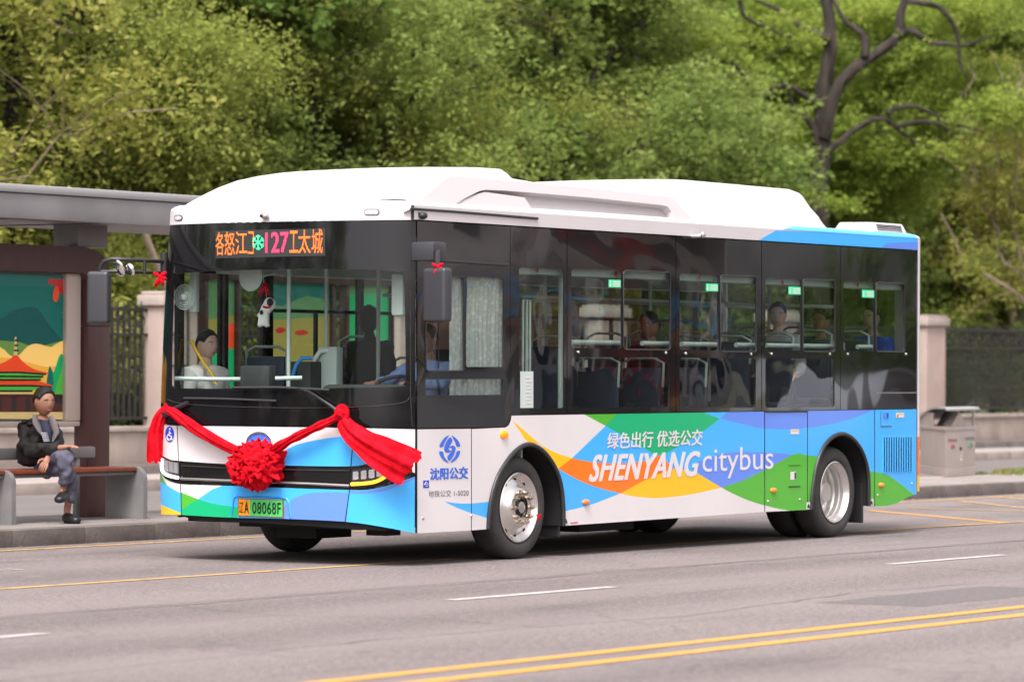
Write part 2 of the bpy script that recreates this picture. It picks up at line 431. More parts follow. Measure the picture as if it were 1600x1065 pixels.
# bus paint
mat('bus_white', (.71, .67, .68, 1), .28, coat=.5, col2=(.67, .63, .64, 1), nscale=1.5, bump=.012, bscale=1.2)
mat('bus_blue', s(62, 172, 246), .28, coat=.5, bump=.012, bscale=1.2)
mat('bus_blue_deep', s(45, 150, 240), .28, coat=.5)
mat('bus_teal', s(0, 170, 112), .28, coat=.5, bump=.012, bscale=1.2)
mat('bus_green', s(76, 172, 45), .28, coat=.5, bump=.012, bscale=1.2)
mat('bus_yellow', s(250, 186, 6), .28, coat=.5, bump=.012, bscale=1.2)
mat('bus_orange', s(252, 118, 8), .28, coat=.5, bump=.012, bscale=1.2)
mat('bus_purple', s(92, 134, 228), .28, coat=.5, bump=.012, bscale=1.2)
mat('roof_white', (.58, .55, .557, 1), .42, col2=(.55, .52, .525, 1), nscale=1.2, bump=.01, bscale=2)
mat('roof_shade', (.47, .44, .448, 1), .5)  # darker copy of the roof white: the fairing's shade put into the colour
mat('black_gloss', (.006, .006, .007, 1), .04, spec=.45)
mat('black_glass_side', (.007, .007, .008, 1), .03, spec=1.0, coat=.8)
t_ = MATS['black_glass_side'].node_tree; n_ = t_.nodes; tc_ = n_.new('ShaderNodeTexCoord'); nz_ = n_.new('ShaderNodeTexNoise'); nz_.inputs['Scale'].default_value = .9; nz_.inputs['Detail'].default_value = .6; nz_.inputs['Distortion'].default_value = .8
b_ = n_.new('ShaderNodeBump'); b_.inputs['Strength'].default_value = .24; b_.inputs['Distance'].default_value = .06
t_.links.new(tc_.outputs['Object'], nz_.inputs['Vector']); t_.links.new(nz_.outputs[0], b_.inputs['Height']); t_.links.new(b_.outputs[0], n_['Principled BSDF'].inputs['Normal'])
mat('black_plastic', (.02, .02, .022, 1), .42, bump=.03, bscale=200)
mat('mirror_plastic', (.035, .036, .042, 1), .38)
mat('black_matte', (.008, .008, .008, 1), .8)
mat('seam', (.02, .02, .02, 1), .7)
mat('rubber', (.028, .026, .026, 1), .78, col2=(.045, .041, .04, 1), nscale=6, bump=.2, bscale=60)
mat('alloy', (.78, .76, .74, 1), .25, metal=1, bump=.02, bscale=12)
mat('alloy_soft', (.62, .60, .58, 1), .3, metal=.65)
mat('alloy_dull', (.55, .53, .5, 1), .38, metal=1)
mat('brass_nut', (.5, .4, .31, 1), .3, metal=1)
mat('steel', (.6, .58, .57, 1), .3, metal=1)
mat('chrome', (.8, .8, .8, 1), .08, metal=1)
mat('lamp_lens', (.5, .5, .52, 1), .12, metal=.6, bump=.3, bscale=80)
mat('marker_lens', (.55, .53, .54, 1), .2, metal=.2)
mat('drl_white', (.95, .95, 1, 1), .3, emit=1.1)
mat('amber_lit', (1.0, .42, .02, 1), .3, emit=1.3)
mat('amber_lens', (.95, .22, .02, 1), .25, coat=.5)
mat('amber_repeater', (1.0, .30, .01, 1), .25, emit=.15)
mat('ink_blue', s(55, 105, 215), .5)
mat('ink_darkblue', s(25, 60, 190), .4)
mat('ink_grey', s(95, 90, 95), .5)
mat('white_letters', (.68, .64, .65, 1), .4)
mat('red_print', s(200, 40, 50), .5)
mat('black_print', (.01, .01, .01, 1), .5)
mat('plate_green', s(70, 195, 95), .4)
mat('plate_orange', s(250, 155, 15), .4)
mat('plate_frame', s(150, 110, 50), .4, metal=.4)
mat('sticker_green', s(60, 200, 140), .5, emit=.15)  # faint glow put into the sticker colour; no lamp behind it
mat('int_grey', (.33, .37, .36, 1), .6)
mat('int_light', (.50, .56, .54, 1), .5)
mat('int_dark', (.035, .037, .038, 1), .7)
mat('int_floor', (.12, .12, .13, 1), .7)
mat('seat_blue', (.03, .042, .075, 1), .5)
mat('seat_brown', (.28, .12, .05, 1), .6)
mat('rail_pale', (.62, .70, .67, 1), .35)
mat('rail_blue', (.03, .28, .72, 1), .35)
mat('rail_yellow', (.75, .45, .03, 1), .35)
mat('headrest_pink', (.6, .33, .3, 1), .7)
mat('red_cloth', (.62, .010, .022, 1), 1.0, col2=(.44, .004, .010, 1), nscale=9, spec=.03, bump=.4, bscale=30)
mat('plush_white', (.8, .78, .77, 1), .95, bump=.4, bscale=120)
mat('plush_black', (.015, .015, .015, 1), .95)
def lace():
    m = mat('lace', (.80, .78, .78, 1), .9); t = m.node_tree; n = t.nodes
    nz = n.new('ShaderNodeTexVoronoi'); nz.inputs['Scale'].default_value = 26; tc = n.new('ShaderNodeTexCoord')
    mr = n.new('ShaderNodeMapRange'); mr.inputs[1].default_value = .1; mr.inputs[2].default_value = .55; mr.inputs[3].default_value = 1; mr.inputs[4].default_value = .7
    t.links.new(tc.outputs['Object'], nz.inputs['Vector']); t.links.new(nz.outputs[0], mr.inputs[0]); t.links.new(mr.outputs[0], n['Principled BSDF'].inputs['Alpha'])
lace()
def led(name, col, st):
    m = bpy.data.materials.new(name); m.use_nodes = True; t = m.node_tree; n = t.nodes
    p = n['Principled BSDF']; p.inputs['Base Color'].default_value = (.02, .02, .02, 1); p.inputs['Emission Color'].default_value = col
    tc = n.new('ShaderNodeTexCoord'); sx = n.new('ShaderNodeSeparateXYZ'); t.links.new(tc.outputs['Object'], sx.inputs[0])
    outs = []
    for i in (1, 2):
        a = n.new('ShaderNodeMath'); a.operation = 'MULTIPLY'; a.inputs[1].default_value = 2*math.pi/.0155
        b = n.new('ShaderNodeMath'); b.operation = 'SINE'; t.links.new(sx.outputs[i], a.inputs[0]); t.links.new(a.outputs[0], b.inputs[0])
        c = n.new('ShaderNodeMapRange'); c.inputs[1].default_value = -1; c.inputs[3].default_value = .35; t.links.new(b.outputs[0], c.inputs[0]); outs.append(c.outputs[0])
    d = n.new('ShaderNodeMath'); d.operation = 'MULTIPLY'; t.links.new(outs[0], d.inputs[0]); t.links.new(outs[1], d.inputs[1])
    e = n.new('ShaderNodeMath'); e.operation = 'MULTIPLY'; e.inputs[1].default_value = st; t.links.new(d.outputs[0], e.inputs[0])
    t.links.new(e.outputs[0], p.inputs['Emission Strength']); MATS[name] = m
led('led_orange', (1, .17, .01, 1), 2.0); led('led_red', (1, .02, .10, 1), 2.6); led('led_green', (.05, .95, .35, 1), 2.0)
glass('windshield_glass', (.80, .86, .84, 1), gloss=(.55, .55, .55), wav=.02, ior=1.4)
glass('side_glass', (.62, .69, .66, 1), gloss=(.85, .85, .86), wav=.26, wscale=1.1, ior=1.7, add=.03)
glass('far_glass', (.85, .9, .88, 1), gloss=(.7, .7, .7), ior=1.4)
glass('plain_glass', (.85, .88, .88, 1), gloss=(.8, .8, .8), ior=1.4)
# street things
mat('shelter_grey', (.21, .20, .205, 1), .45, metal=.2, col2=(.26, .25, .255, 1), nscale=2)
mat('shelter_light', (.34, .33, .335, 1), .45, metal=.2)
mat('shelter_brown', (.085, .033, .03, 1), .4, col2=(.07, .028, .026, 1), nscale=1.5, stretch=(6, 6, .6))
mat('bench_grey', (.17, .165, .168, 1), .5, col2=(.22, .215, .215, 1), nscale=4)
mat('bench_wood', (.24, .055, .026, 1), .5, col2=(.16, .036, .018, 1), nscale=8, stretch=(1, 12, 12))
mat('bin_steel', (.50, .425, .40, 1), .42, metal=.35, col2=(.45, .39, .37, 1), nscale=3)
mat('bark_dark', (.018, .014, .011, 1), .95, col2=(.045, .034, .027, 1), nscale=6, stretch=(1, 1, .25), bump=.8, bscale=14)
mat('bark_pale', (.22, .165, .12, 1), .9, col2=(.3, .235, .18, 1), nscale=6, bump=.4, bscale=14)
leaf_mat('leaf_olive', (.25, .30, .065, 1), (.31, .34, .085, 1), (.34, .37, .11, 1))
leaf_mat('leaf_mid', (.17, .25, .06, 1), (.24, .305, .075, 1), (.31, .37, .12, 1))
leaf_mat('leaf_bright', (.19, .275, .045, 1), (.255, .325, .06, 1), (.36, .41, .10, 1))
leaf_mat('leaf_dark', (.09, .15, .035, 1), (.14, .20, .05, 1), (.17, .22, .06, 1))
leaf_mat('leaf_deep', (.13, .22, .055, 1), (.19, .28, .065, 1), (.25, .33, .09, 1))
leaf_mat('leaf_yellow', (.22, .26, .05, 1), (.30, .30, .07, 1), (.40, .38, .12, 1))
# people
mat('skin', (.38, .19, .125, 1), .55, col2=(.33, .15, .095, 1), nscale=12)
mat('skin_pale', (.60, .38, .30, 1), .55)
mat('hair', (.012, .010, .010, 1), .6, bump=.5, bscale=90)
mat('eye_white', (.6, .57, .55, 1), .3)
mat('lips', (.34, .12, .10, 1), .5)
mat('jacket_black', (.008, .0075, .008, 1), .8, bump=.3, bscale=9)
mat('collar_grey', (.13, .115, .115, 1), .8)
mat('shirt_navy', (.012, .016, .04, 1), .8)
mat('print_pale', (.45, .47, .55, 1), .8)
mat('trouser_slate', (.078, .078, .118, 1), .85, col2=(.10, .096, .138, 1), nscale=7, bump=.35, bscale=9)
mat('shoe_black', (.012, .012, .013, 1), .45)
mat('shoe_sole', (.03, .03, .03, 1), .7)
mat('shirt_white', (.70, .66, .65, 1), .85, bump=.2, bscale=12)
mat('shirt_blue', (.30, .44, .85, 1), .85, bump=.2, bscale=12)
mat('cloth_dark', (.02, .02, .024, 1), .85, bump=.2, bscale=12)
mat('cloth_grey', (.34, .35, .36, 1), .85, bump=.2, bscale=12)
mat('cloth_royal', (.02, .07, .45, 1), .8)
# murals
for nm, c in dict(mural_teal=(8, 92, 84), mural_teal2=(6, 74, 72), mural_green=(10, 150, 90), mural_lime=(70, 160, 60), mural_sky=(96, 130, 60),
                  mural_sand=(222, 160, 60), mural_sand2=(235, 190, 105), mural_orange=(215, 65, 25), mural_red=(165, 25, 22), mural_brown=(70, 22, 16),
                  mural_cream=(190, 165, 110), mural_dark=(30, 25, 25), mural_fog=(130, 118, 112)).items():
    mat(nm, s(*c, 2.5), .55)
# ------------------------------------------------------------------ ground, road, lanes
def sheet(name, x0, x1, y0, y1, z, m, nx=1):
    b = MB()
    for i in range(nx):
        a, c = x0+(x1-x0)*i/nx, x0+(x1-x0)*(i+1)/nx
        b.add([(a, y0, z), (c, y0, z), (c, y1, z), (a, y1, z)], [(0, 1, 2, 3)])
    return tag(b.build(name, m, fixn=False), kind='structure')
sheet('ground', -250, 420, -260, 420, -.03, 'soil')
sheet('road', -250, 420, -15, 4.77, 0, 'asphalt')
sheet('cycle_lane', -250, 420, 6.9, 14.0, .001, 'asphalt_lane')
KZ = .15
b = MB(); b.box((-250, 4.98, -.02), (420, 6.68, KZ-.002)); tag(b.build('platform', 'paving'), kind='structure')
b = MB(); b.box((-250, 14.25, -.02), (420, 15.75, KZ-.002)); pav = tag(b.build('pavement', 'paving_far'), kind='structure')
def kerb(name, y0, y1, z, x0, x1, step, far0, far1, m='kerb_stone'):
    b = MB(); b.box((far0, y0+.01, -.02), (x0, y1, z)); b.box((x1, y0+.01, -.02), (far1, y1, z))
    root = tag(b.build(name, m), kind='structure')
    st = MB(); st.bbox((.004, y0, -.02), (step-.004, y1, z), .012); me = st.mesh('kerb_stone', m, 40)
    x = x0
    while x < x1-.01:
        o = link('kerb_stone', me, root, (x, random.uniform(-.004, .004), random.uniform(-.004, .002))); x += step
    return root
kerb('kerb', 4.75, 4.98, KZ, -3, 27, 1.0, -250, 420)
kerb('platform_back_kerb', 6.68, 6.9, KZ, 4, 28, 1.0, -250, 420, 'wall_coping')
kerb('pavement_kerb', 14.0, 14.25, KZ, 10, 46, 1.0, -250, 420, 'wall_coping')
def stripe(name, x0, x1, y, w, m, z=.004, y1=None):
    y1 = y if y1 is None else y1; b = MB(); n = max(1, int((x1-x0)/1.5))
    for i in range(n):
        a, c = i/n, (i+1)/n; xa, xb = x0+(x1-x0)*a, x0+(x1-x0)*c; ya, yb = y+(y1-y)*a, y+(y1-y)*c
        b.add([(xa, ya-w/2, z), (xb, yb-w/2, z), (xb, yb+w/2, z), (xa, ya+w/2, z)], [(0, 1, 2, 3)])
    return tag(b.build(name, m, fixn=False), kind='structure')
stripe('road_edge_line', -120, 200, 4.34, .10, 'yellow_paint_worn')
stripe('lane_line', -120, 11.2, .47, .09, 'yellow_paint_worn')
stripe('centre_line', -120, 200, -6.31, .13, 'yellow_paint')
stripe('centre_line', -120, 200, -6.70, .13, 'yellow_paint')
for k in range(-8, 16): stripe('lane_dash', -3.45+6.38*k, -1.35+6.38*k, -2.84, .11, 'white_paint_road')
for y in (2.28, 2.16): stripe('lane_dash', -6, -1.95, y, .035, 'white_paint_road')
mat('tar', (.06, .053, .053, 1), .7, col2=(.085, .075, .074, 1), nscale=8); mat('patch', (.10, .088, .087, 1), .85, col2=(.135, .118, .116, 1), nscale=20, ndetail=8, bump=.4, bscale=120)
rg = random.Random(44)
def tar_line(pts, w, nm='tar_seam'):
    b = MB(); P = []
    for i in range(len(pts)-1):
        for k in range(10): P.append(Vector(pts[i]).lerp(Vector(pts[i+1]), k/10)+Vector((rg.gauss(0, .012), rg.gauss(0, .02))))
    for i in range(len(P)-1):
        d = (P[i+1]-P[i]).normalized(); n = Vector((-d.y, d.x)); a = w*rg.uniform(.4, 1)
        b.add([(*(P[i]-n*a), .0022), (*(P[i+1]-n*a), .0022), (*(P[i+1]+n*a), .0022), (*(P[i]+n*a), .0022)], [(0, 1, 2, 3)])
    tag(b.build(nm, 'tar', fixn=False), kind='structure')
tar_line([(-12, -1.75), (-6, -1.7), (0, -1.72), (8, -1.68), (16, -1.7)], .012); tar_line([(-11, -5.0), (-7, -4.7), (-4, -5.0), (-1, -4.6), (3, -4.9)], .007)
tar_line([(-5.5, -4.9), (-5.2, -3.8), (-5.5, -2.9), (-5.1, -1.8)], .007); tar_line([(2.2, -4.7), (2.6, -3.2), (2.3, -1.7)], .007); tar_line([(-8, -2.0), (-7.6, -.6), (-8, .4)], .006); tar_line([(9.5, -3.5), (12, -3.2), (15, -3.4)], .008)
for x0, x1, y0, y1 in ((-2.2, .4, -5.75, -4.95), (-9.8, -7.6, 1.3, 2.0)):
    b = MB(); pp = [(x0+(x1-x0)*k/8, y0+rg.uniform(-.015, .015)) for k in range(9)]+[(x1-(x1-x0)*k/8, y1+rg.uniform(-.015, .015)) for k in range(9)]
    b.add([(*p, .0012) for p in pp], [tuple(range(len(pp)))]); tag(b.build('road_patch', 'patch', fixn=False), kind='structure')
# worn yellow hatching behind the bus
def zl(name, u0, v0, u1, v1, w, m='yellow_paint_worn', z=.0045):
    a = onZ(u0, v0, z); c = onZ(u1, v1, z); d = (c-a).normalized(); p = Vector((-d.y, d.x, 0))*w/2
    b = MB(); b.add([a-p, c-p, c+p, a+p], [(0, 1, 2, 3)]); tag(b.build(name, m, fixn=False), kind='structure')
zl('hatch_line', 1360, 797, 1570, 816, .12, 'yellow_paint'); zl('hatch_line', 1570, 816, 1690, 811, .10, 'yellow_paint', .0050)
zl('hatch_line', 1420, 793, 1640, 799, .10, z=.0055); zl('hatch_line', 1497, 782, 1640, 797, .09, z=.0060)
zl('hatch_line', 1560, 776, 1660, 784, .09, z=.0065); zl('hatch_line', 1340, 829, 1640, 812, .07, z=.0070)
# grass growing at the back of the platform on the right
b = MB(); rg = random.Random(3)
for i in range(9000):
    x = rg.uniform(24.3, 40); y = 5.9+rg.random()**.7*1.5+ .35*math.sin(x*1.7)
    if y > 7.6: continue
    h = rg.uniform(.02, .07); a = rg.uniform(0, 6.3); w = .012
    b.add([(x-w*math.cos(a), y-w*math.sin(a), KZ-.01), (x+w*math.cos(a), y+w*math.sin(a), KZ-.01), (x+rg.uniform(-.03, .03), y+rg.uniform(-.03, .03), KZ+h)], [(0, 1, 2)])
tag(b.build('grass', 'grass_blade', fixn=False), 'thin dry grass growing along the back of the platform right of the bin', 'grass', kind='stuff')

# ------------------------------------------------------------------ wall, pillars and railings of the park
PX = [17.43+5.73*k for k in range(-9, 11)]; PWD = .78
ORD = ['next', 'first', 'second', 'third', 'fourth', 'fifth', 'sixth', 'seventh', 'eighth', 'ninth', 'tenth', 'eleventh', 'twelfth']
pil = MB(); pil.bbox((-.39, 16.0-.08, 0), (.39, 16.26, 2.44), .02)
pil_me = pil.mesh('shaft', 'pillar_render', 40)
cap = MB(); cap.bbox((-.45, 15.86, 2.442), (.45, 16.33, 2.59), .02); cap.bbox((-.41, 15.9, 2.592), (.41, 16.29, 2.64), .015); cap_me = cap.mesh('capstone', 'wall_coping', 40)
for k, x in enumerate(PX):
    if x < -36: continue
    if abs(x-17.43) < .1: lab = 'pinkish rendered gate pillar just left of the bus front, beside the shelter post'
    elif abs(x-40.35) < .1: lab = 'pinkish rendered pillar with flat cap just behind the rear of the bus'
    else: lab = 'rendered fence pillar with flat cap in the park wall hidden behind bus or shelter'
    t = thing('fence_pillar', (x+.39, 16.3, 0), lab, 'pillar', 'rendered pillars of the park fence')
    link('shaft', pil_me, t, (x+.39, 0, 0)); link('capstone', cap_me, t, (x+.39, 0, 0))
BAR = MB(); BAR.box((-.016, -.016, .86), (.016, .016, 2.42)); BAR.box((-.006, -.006, 2.42), (.006, .006, 2.5)); bar_me = BAR.mesh('bar', 'iron')
for k in range(len(PX)-1):
    x0, x1 = PX[k]+PWD, PX[k+1]
    if x1 < -36: continue
    vis_l = x0 < 17.3 and x1 > 9; vis_r = x1 > 40.5 and x0 < 52
    vis = vis_l or vis_r
    if abs(x1-17.43) < .1: wl = 'low stone wall with coping between the shelter post and the left pillar'
    elif abs(x0-PWD-40.35) < .1: wl = 'low stone wall behind the steel litter bin'
    else: wl = 'low stone wall section of the park boundary hidden behind bus or shelter'
    wt = thing('low_wall', ((x0+x1)/2, 16.2, 0), wl, 'wall', 'low stone walls under the park railings')
    n = 4 if vis else 1
    for i in range(n):
        a, c = x0+(x1-x0)*i/n, x0+(x1-x0)*(i+1)/n
        q = MB(); q.bbox((a+.004, 16.0, KZ), (c-.004, 16.4, .72), .008); q.build('stone', 'wall_stone', wt, 40)
        q = MB(); q.bbox((a+.004, 15.96, .722), (c-.004, 16.44, .79), .01); q.build('coping', 'wall_coping', wt, 40)
        q = MB(); q.bbox((a+.004, 15.72, .0), (c-.004, 16.0, .27), .015); q.build('plinth', 'kerb_stone', wt, 40)
    if abs(x1-17.43) < .1: fl = 'black iron railing with mesh seen between the shelter post and left pillar'
    elif abs(x0-PWD-40.35) < .1: fl = 'black iron railing on the wall right of the rear pillar above the bin'
    else: fl = 'black iron railing panel, the %s one to the right of the left pillar' % ORD[k-9] if k >= 10 else 'black iron railing panel, the %s one to the left of the shelter post' % ORD[9-k]
    ft = thing('railing', ((x0+x1)/2, 16.2, .8), fl, 'railing', 'iron railings of the park')
    for z in (.88, 2.02, 2.36):
        q = MB(); q.box((x0, 16.18, z), (x1, 16.22, z+.04)); q.build('rail', 'iron', ft)
    nb = int((x1-x0)/.125); q = MB()
    for i in range(1, nb):
        x = x0+(x1-x0)*i/nb
        if vis: link('bar', bar_me, ft, (x, 16.2, 0))
        else: q.box((x-.011, 16.189, .86), (x+.011, 16.211, 2.42))
    if not vis: tag(q.build('bar_row', 'iron', ft), kind='stuff')
    # scrollwork band between the two upper rails
    q = MB(); ns = int((x1-x0)/.34)
    if vis:
        for i in range(ns):
            cx = x0+(x1-x0)*(i+.5)/ns; sg = 1 if i % 2 else -1
            pts = [Vector((cx+sg*(.02+.012*a)*math.cos(a*1.0), 16.17, 2.21+(.02+.012*a)*math.sin(a))) for a in [j*.6 for j in range(14)]]
            q.tube(pts, .008, 5)
        if vis_l:
            for j in range(46): q.box((x0, 16.215, .95+j*.024), (x1, 16.219, .953+j*.024))
            for j in range(int((x1-x0)/.03)): q.box((x0+j*.03, 16.215, .94), (x0+j*.03+.003, 16.219, 2.0))
        tag(q.build('scroll_and_mesh', 'iron', ft), kind='stuff')
# scroll bracket on the left pillar
q = MB()
for zc, r in ((1.98, .13), (1.78, .09), (2.2, .07)):
    q.tube([Vector((17.75+r*math.cos(a)*(.4+.6*a/9), 15.9, zc+r*math.sin(a)*(.4+.6*a/9))) for a in [j*.45 for j in range(21)]], .014, 6)
q.tube([(17.97, 15.9, 1.62), (17.97, 15.9, 2.38)], .016, 6); q.tube([(17.6, 15.9, 1.62), (17.97, 15.9, 1.62)], .014, 6)
tag(q.build('iron_scroll_bracket', 'iron', smooth=60), 'black iron scroll bracket fixed to the pillar left of the bus front', 'bracket')
# pale pole leaning behind the shelter
a = onY(262, 455, 17.2); c = onY(222, 355, 17.2); d = (c-a)
q = MB(); q.tube([a-d*1.2, a, c, c+d*.3], .05, 10); tag(q.build('leaning_pole', 'bark_pale', smooth=60), 'pale slanting pole between the shelter roof and the left pillar', 'pole')

# ------------------------------------------------------------------ trees
def leaves_mesh(name, clusters, n, size, droop, seed, m, flat=.6, aspect=1.9):
    rs = np.random.RandomState(seed); C = np.array([c[:3] for c in clusters]); Rd = np.array([c[3] for c in clusters])
    w = Rd**2; k = rs.choice(len(C), n, p=w/w.sum())
    d = rs.normal(size=(n, 3)); d /= np.linalg.norm(d, axis=1)[:, None]
    r = (rs.rand(n)**.45)[:, None]*Rd[k][:, None]
    P = C[k]+d*r*np.array([1, 1, flat])
    # gather leaves into sprigs so the crown reads as twigs with leaves
    ns = max(40, n//26); S = P[:ns]; ax = rs.normal(size=(ns, 3)); ax[:, 2] = ax[:, 2]*.4-droop; ax /= np.linalg.norm(ax, axis=1)[:, None]
    j = rs.randint(0, ns, n); t = rs.rand(n)[:, None]*(.55+.3*droop)
    P = S[j]+ax[j]*t+rs.normal(size=(n, 3))*.07
    nrm = rs.normal(size=(n, 3)); nrm[:, 2] = np.abs(nrm[:, 2])+.5; nrm /= np.linalg.norm(nrm, axis=1)[:, None]
    u = ax[j]+rs.normal(size=(n, 3))*.7; u -= nrm*(u*nrm).sum(1)[:, None]; u /= np.linalg.norm(u, axis=1)[:, None]
    v = np.cross(nrm, u); L = (size*(.55+.9*rs.rand(n)))[:, None]; Wd = L/aspect
    V = np.stack([P-u*L*.5, P+v*Wd*.5+nrm*Wd*.12, P+u*L*.5, P-v*Wd*.5+nrm*Wd*.12], 1).reshape(-1, 3)
    me = bpy.data.meshes.new(name); me.vertices.add(4*n); me.vertices.foreach_set('co', V.astype(np.float32).ravel())
    me.loops.add(4*n); me.loops.foreach_set('vertex_index', np.arange(4*n, dtype=np.int32))
    me.polygons.add(n); me.polygons.foreach_set('loop_start', np.arange(0, 4*n, 4, dtype=np.int32))
    me.update(calc_edges=True); me.materials.append(MATS[m]); return me
def make_tree_meshes(seed, H, R, z0, n, size, droop, lm, bark='bark_dark', ncl=34, tr=.2, flat=.6, clr=(.7, 1.3)):
    rg = random.Random(seed); q = MB(); cl = []
    pts = [Vector((0, 0, -.1))]; 
    for i in range(1, 8): pts.append(Vector((rg.uniform(-.25, .25)*i*.3, rg.uniform(-.25, .25)*i*.3, H*.8*i/7)))
    q.tube(pts, [tr*(1.25 if i == 0 else 1-.11*i) for i in range(8)], 9)
    for i in range(ncl):
        a = rg.uniform(0, 6.283); z = z0+(H-z0)*rg.random(); f = math.sin(math.pi*min(1, max(.12, (z-z0)/(H-z0)*.8+.2)))**.6
        rr = R*f*(.35+.65*rg.random()**.6); c = Vector((rr*math.cos(a), rr*math.sin(a), z)); cl.append((c.x, c.y, c.z, rg.uniform(*clr)))
        zb = max(z0*.6, z-rr*.6-.4); k = min(6, max(1, int(zb/(H*.8)*7))); st = pts[k]
        md = st.lerp(c, .5)+Vector((rg.uniform(-.3, .3), rg.uniform(-.3, .3), rg.uniform(0, .5)))
        r0 = tr*.36*rg.uniform(.6, 1.1)
        q.tube([st, st.lerp(md, .5)+Vector((0, 0, .12)), md, md.lerp(c, .5)+Vector((rg.uniform(-.1, .1), rg.uniform(-.1, .1), .1)), c], [r0, r0*.8, r0*.55, r0*.36, r0*.15], 6)
        for _ in range(5):
            e = c+Vector((rg.gauss(0, .6), rg.gauss(0, .6), rg.gauss(-.2*droop, .4))); q.tube([md.lerp(c, .6), md.lerp(c, .6).lerp(e, .55)+Vector((0, 0, .1)), e], [r0*.3, r0*.2, .006], 4)
    return q.mesh('trunk', bark, 60), leaves_mesh('crown', cl, n, size, droop, seed, lm, flat)
KINDS = {
 'olive':  make_tree_meshes(11, 10.5, 3.6, 1.8, 95000, .085, .9, 'leaf_olive', ncl=46),
 'mid':    make_tree_meshes(12, 9.5, 3.4, 1.4, 80000, .095, .2, 'leaf_mid', ncl=46),
 'mid2':   make_tree_meshes(13, 8.5, 3.0, 1.0, 56000, .12, .3, 'leaf_mid', ncl=40),
 'bright': make_tree_meshes(14, 10.5, 3.9, 3.0, 62000, .11, .25, 'leaf_bright', ncl=36, tr=.26, flat=.35, clr=(.8, 1.5)),
 'deep':   make_tree_meshes(15, 11.5, 4.2, 1.2, 42000, .18, .2, 'leaf_deep', ncl=52),
 'yellow': make_tree_meshes(16, 7.5, 2.6, 1.2, 40000, .095, .5, 'leaf_yellow', bark='bark_pale', ncl=34, tr=.09),
}
KLAB = {'olive': 'olive green weeping tree', 'mid': 'mid green leafy tree', 'mid2': 'bushy green tree', 'bright': 'bright green feathery locust tree',
        'deep': 'dark green tree', 'yellow': 'sparse yellow green young tree'}
def at(u, y): return onY(u, 600, y).x
TREES = [ # (picture x, Y, kind, scale, rot, words)
 (30, 22.5, 'olive', 1.0, 0, 'above the left end of the shelter roof'), (215, 22.0, 'olive', 1.05, 2, 'behind the right end of the shelter roof'),
 (-90, 21.5, 'yellow', 1.3, 1, 'at the far left edge'), (110, 23.0, 'deep', 1.0, 4, 'in the second row above the shelter'),
 (375, 22.0, 'olive', 1.0, 3.3, 'above the front left corner of the bus'), (505, 21.0, 'mid', 1.0, 1, 'above the bus windscreen'),
 (640, 21.5, 'olive', .95, 5, 'above the bus driver window'), (735, 21.5, 'mid2', 1.15, 2, 'above the front wheel of the bus'), (850, 21.5, 'mid', 1.05, 4, 'above the middle of the bus'),
 (955, 22.0, 'mid2', 1.2, 0, 'above the bus side lettering'), (1060, 25.5, 'bright', 1.0, 2.4, 'above the roof box of the bus'), (1160, 26, 'mid', 1.1, 5.2, 'left of the dark locust trunk'),
 (1385, 26.5, 'bright', 1.0, 1.1, 'above the rear of the bus'), (1490, 24.5, 'mid', 1.2, 3, 'behind the right pillar'), (1585, 22.5, 'yellow', 1.15, 0.6, 'at the right edge above the bin'),
 (1640, 23.0, 'bright', 1.05, 4.2, 'at the far right edge'),
 (300, 25.5, 'mid', 1.2, .4, 'in the second row left of the bus'), (450, 28, 'olive', 1.2, 2.1, 'in the second row above the destination sign'), (590, 27, 'deep', 1.1, 1, 'in the second row above the front of the bus'),
 (700, 29, 'olive', 1.25, 3.7, 'in the third row over the front roof dome'), (800, 27, 'deep', 1.15, .6, 'in the second row above the roof fairing'), (905, 30, 'mid', 1.35, 1.8, 'in the third row over the middle of the bus'),
 (1010, 28, 'deep', 1.2, 4.5, 'in the second row over the lettering'), (1110, 31, 'bright', 1.3, .2, 'in the third row left of the dark trunk'), (1330, 30, 'deep', 1.2, 2.2, 'in the third row right of the dark trunk'),
 (1440, 32, 'bright', 1.3, 5.0, 'in the third row above the rear roof unit'), (1560, 30, 'deep', 1.1, 3.1, 'in the second row at the right'), (30, 28, 'mid', 1.3, 5.5, 'in the third row at the left'), (180, 31, 'olive', 1.35, 1.3, 'in the third row above the shelter'),
 (1230, 27, 'mid2', 1.2, 3.3, 'right behind the dark locust trunk'), (1680, 29, 'deep', 1.3, .9, 'outermost in the second row on the right'),
]
def place_tree(x, y, kind, sc_, rot, lab, group='trees of the park behind the railing'):
    tm, cm = KINDS[kind]; o = thing('park_tree', (x, y, 0), lab, 'tree', group)
    o.scale = (sc_, sc_, sc_); o.rotation_euler = (0, 0, rot)
    for nm, me in (('trunk', tm), ('crown', cm)):
        c = bpy.data.objects.new(nm, me); COL.objects.link(c); c.parent = o; W0[c.name] = Vector((0, 0, 0))
for u, y, kind, sc_, rot, words in TREES: place_tree(at(u, y), y, kind, sc_, rot, KLAB[kind]+' '+words)
# trees on the same side ahead of the bus, seen only in the windscreen
for x, y, kind, w in ((-8, 19.5, 'olive', 'nearest'), (-16, 20.5, 'mid', 'second'), (-25, 19.5, 'mid2', 'third'), (-34, 21, 'olive', 'fourth'), (-44, 20, 'mid', 'fifth'), (2, 21, 'mid', 'last')):
    place_tree(x, y, kind, 1.1, x, KLAB[kind]+' outside the frame ahead of the bus, %s of its row' % w, 'trees ahead of the bus')
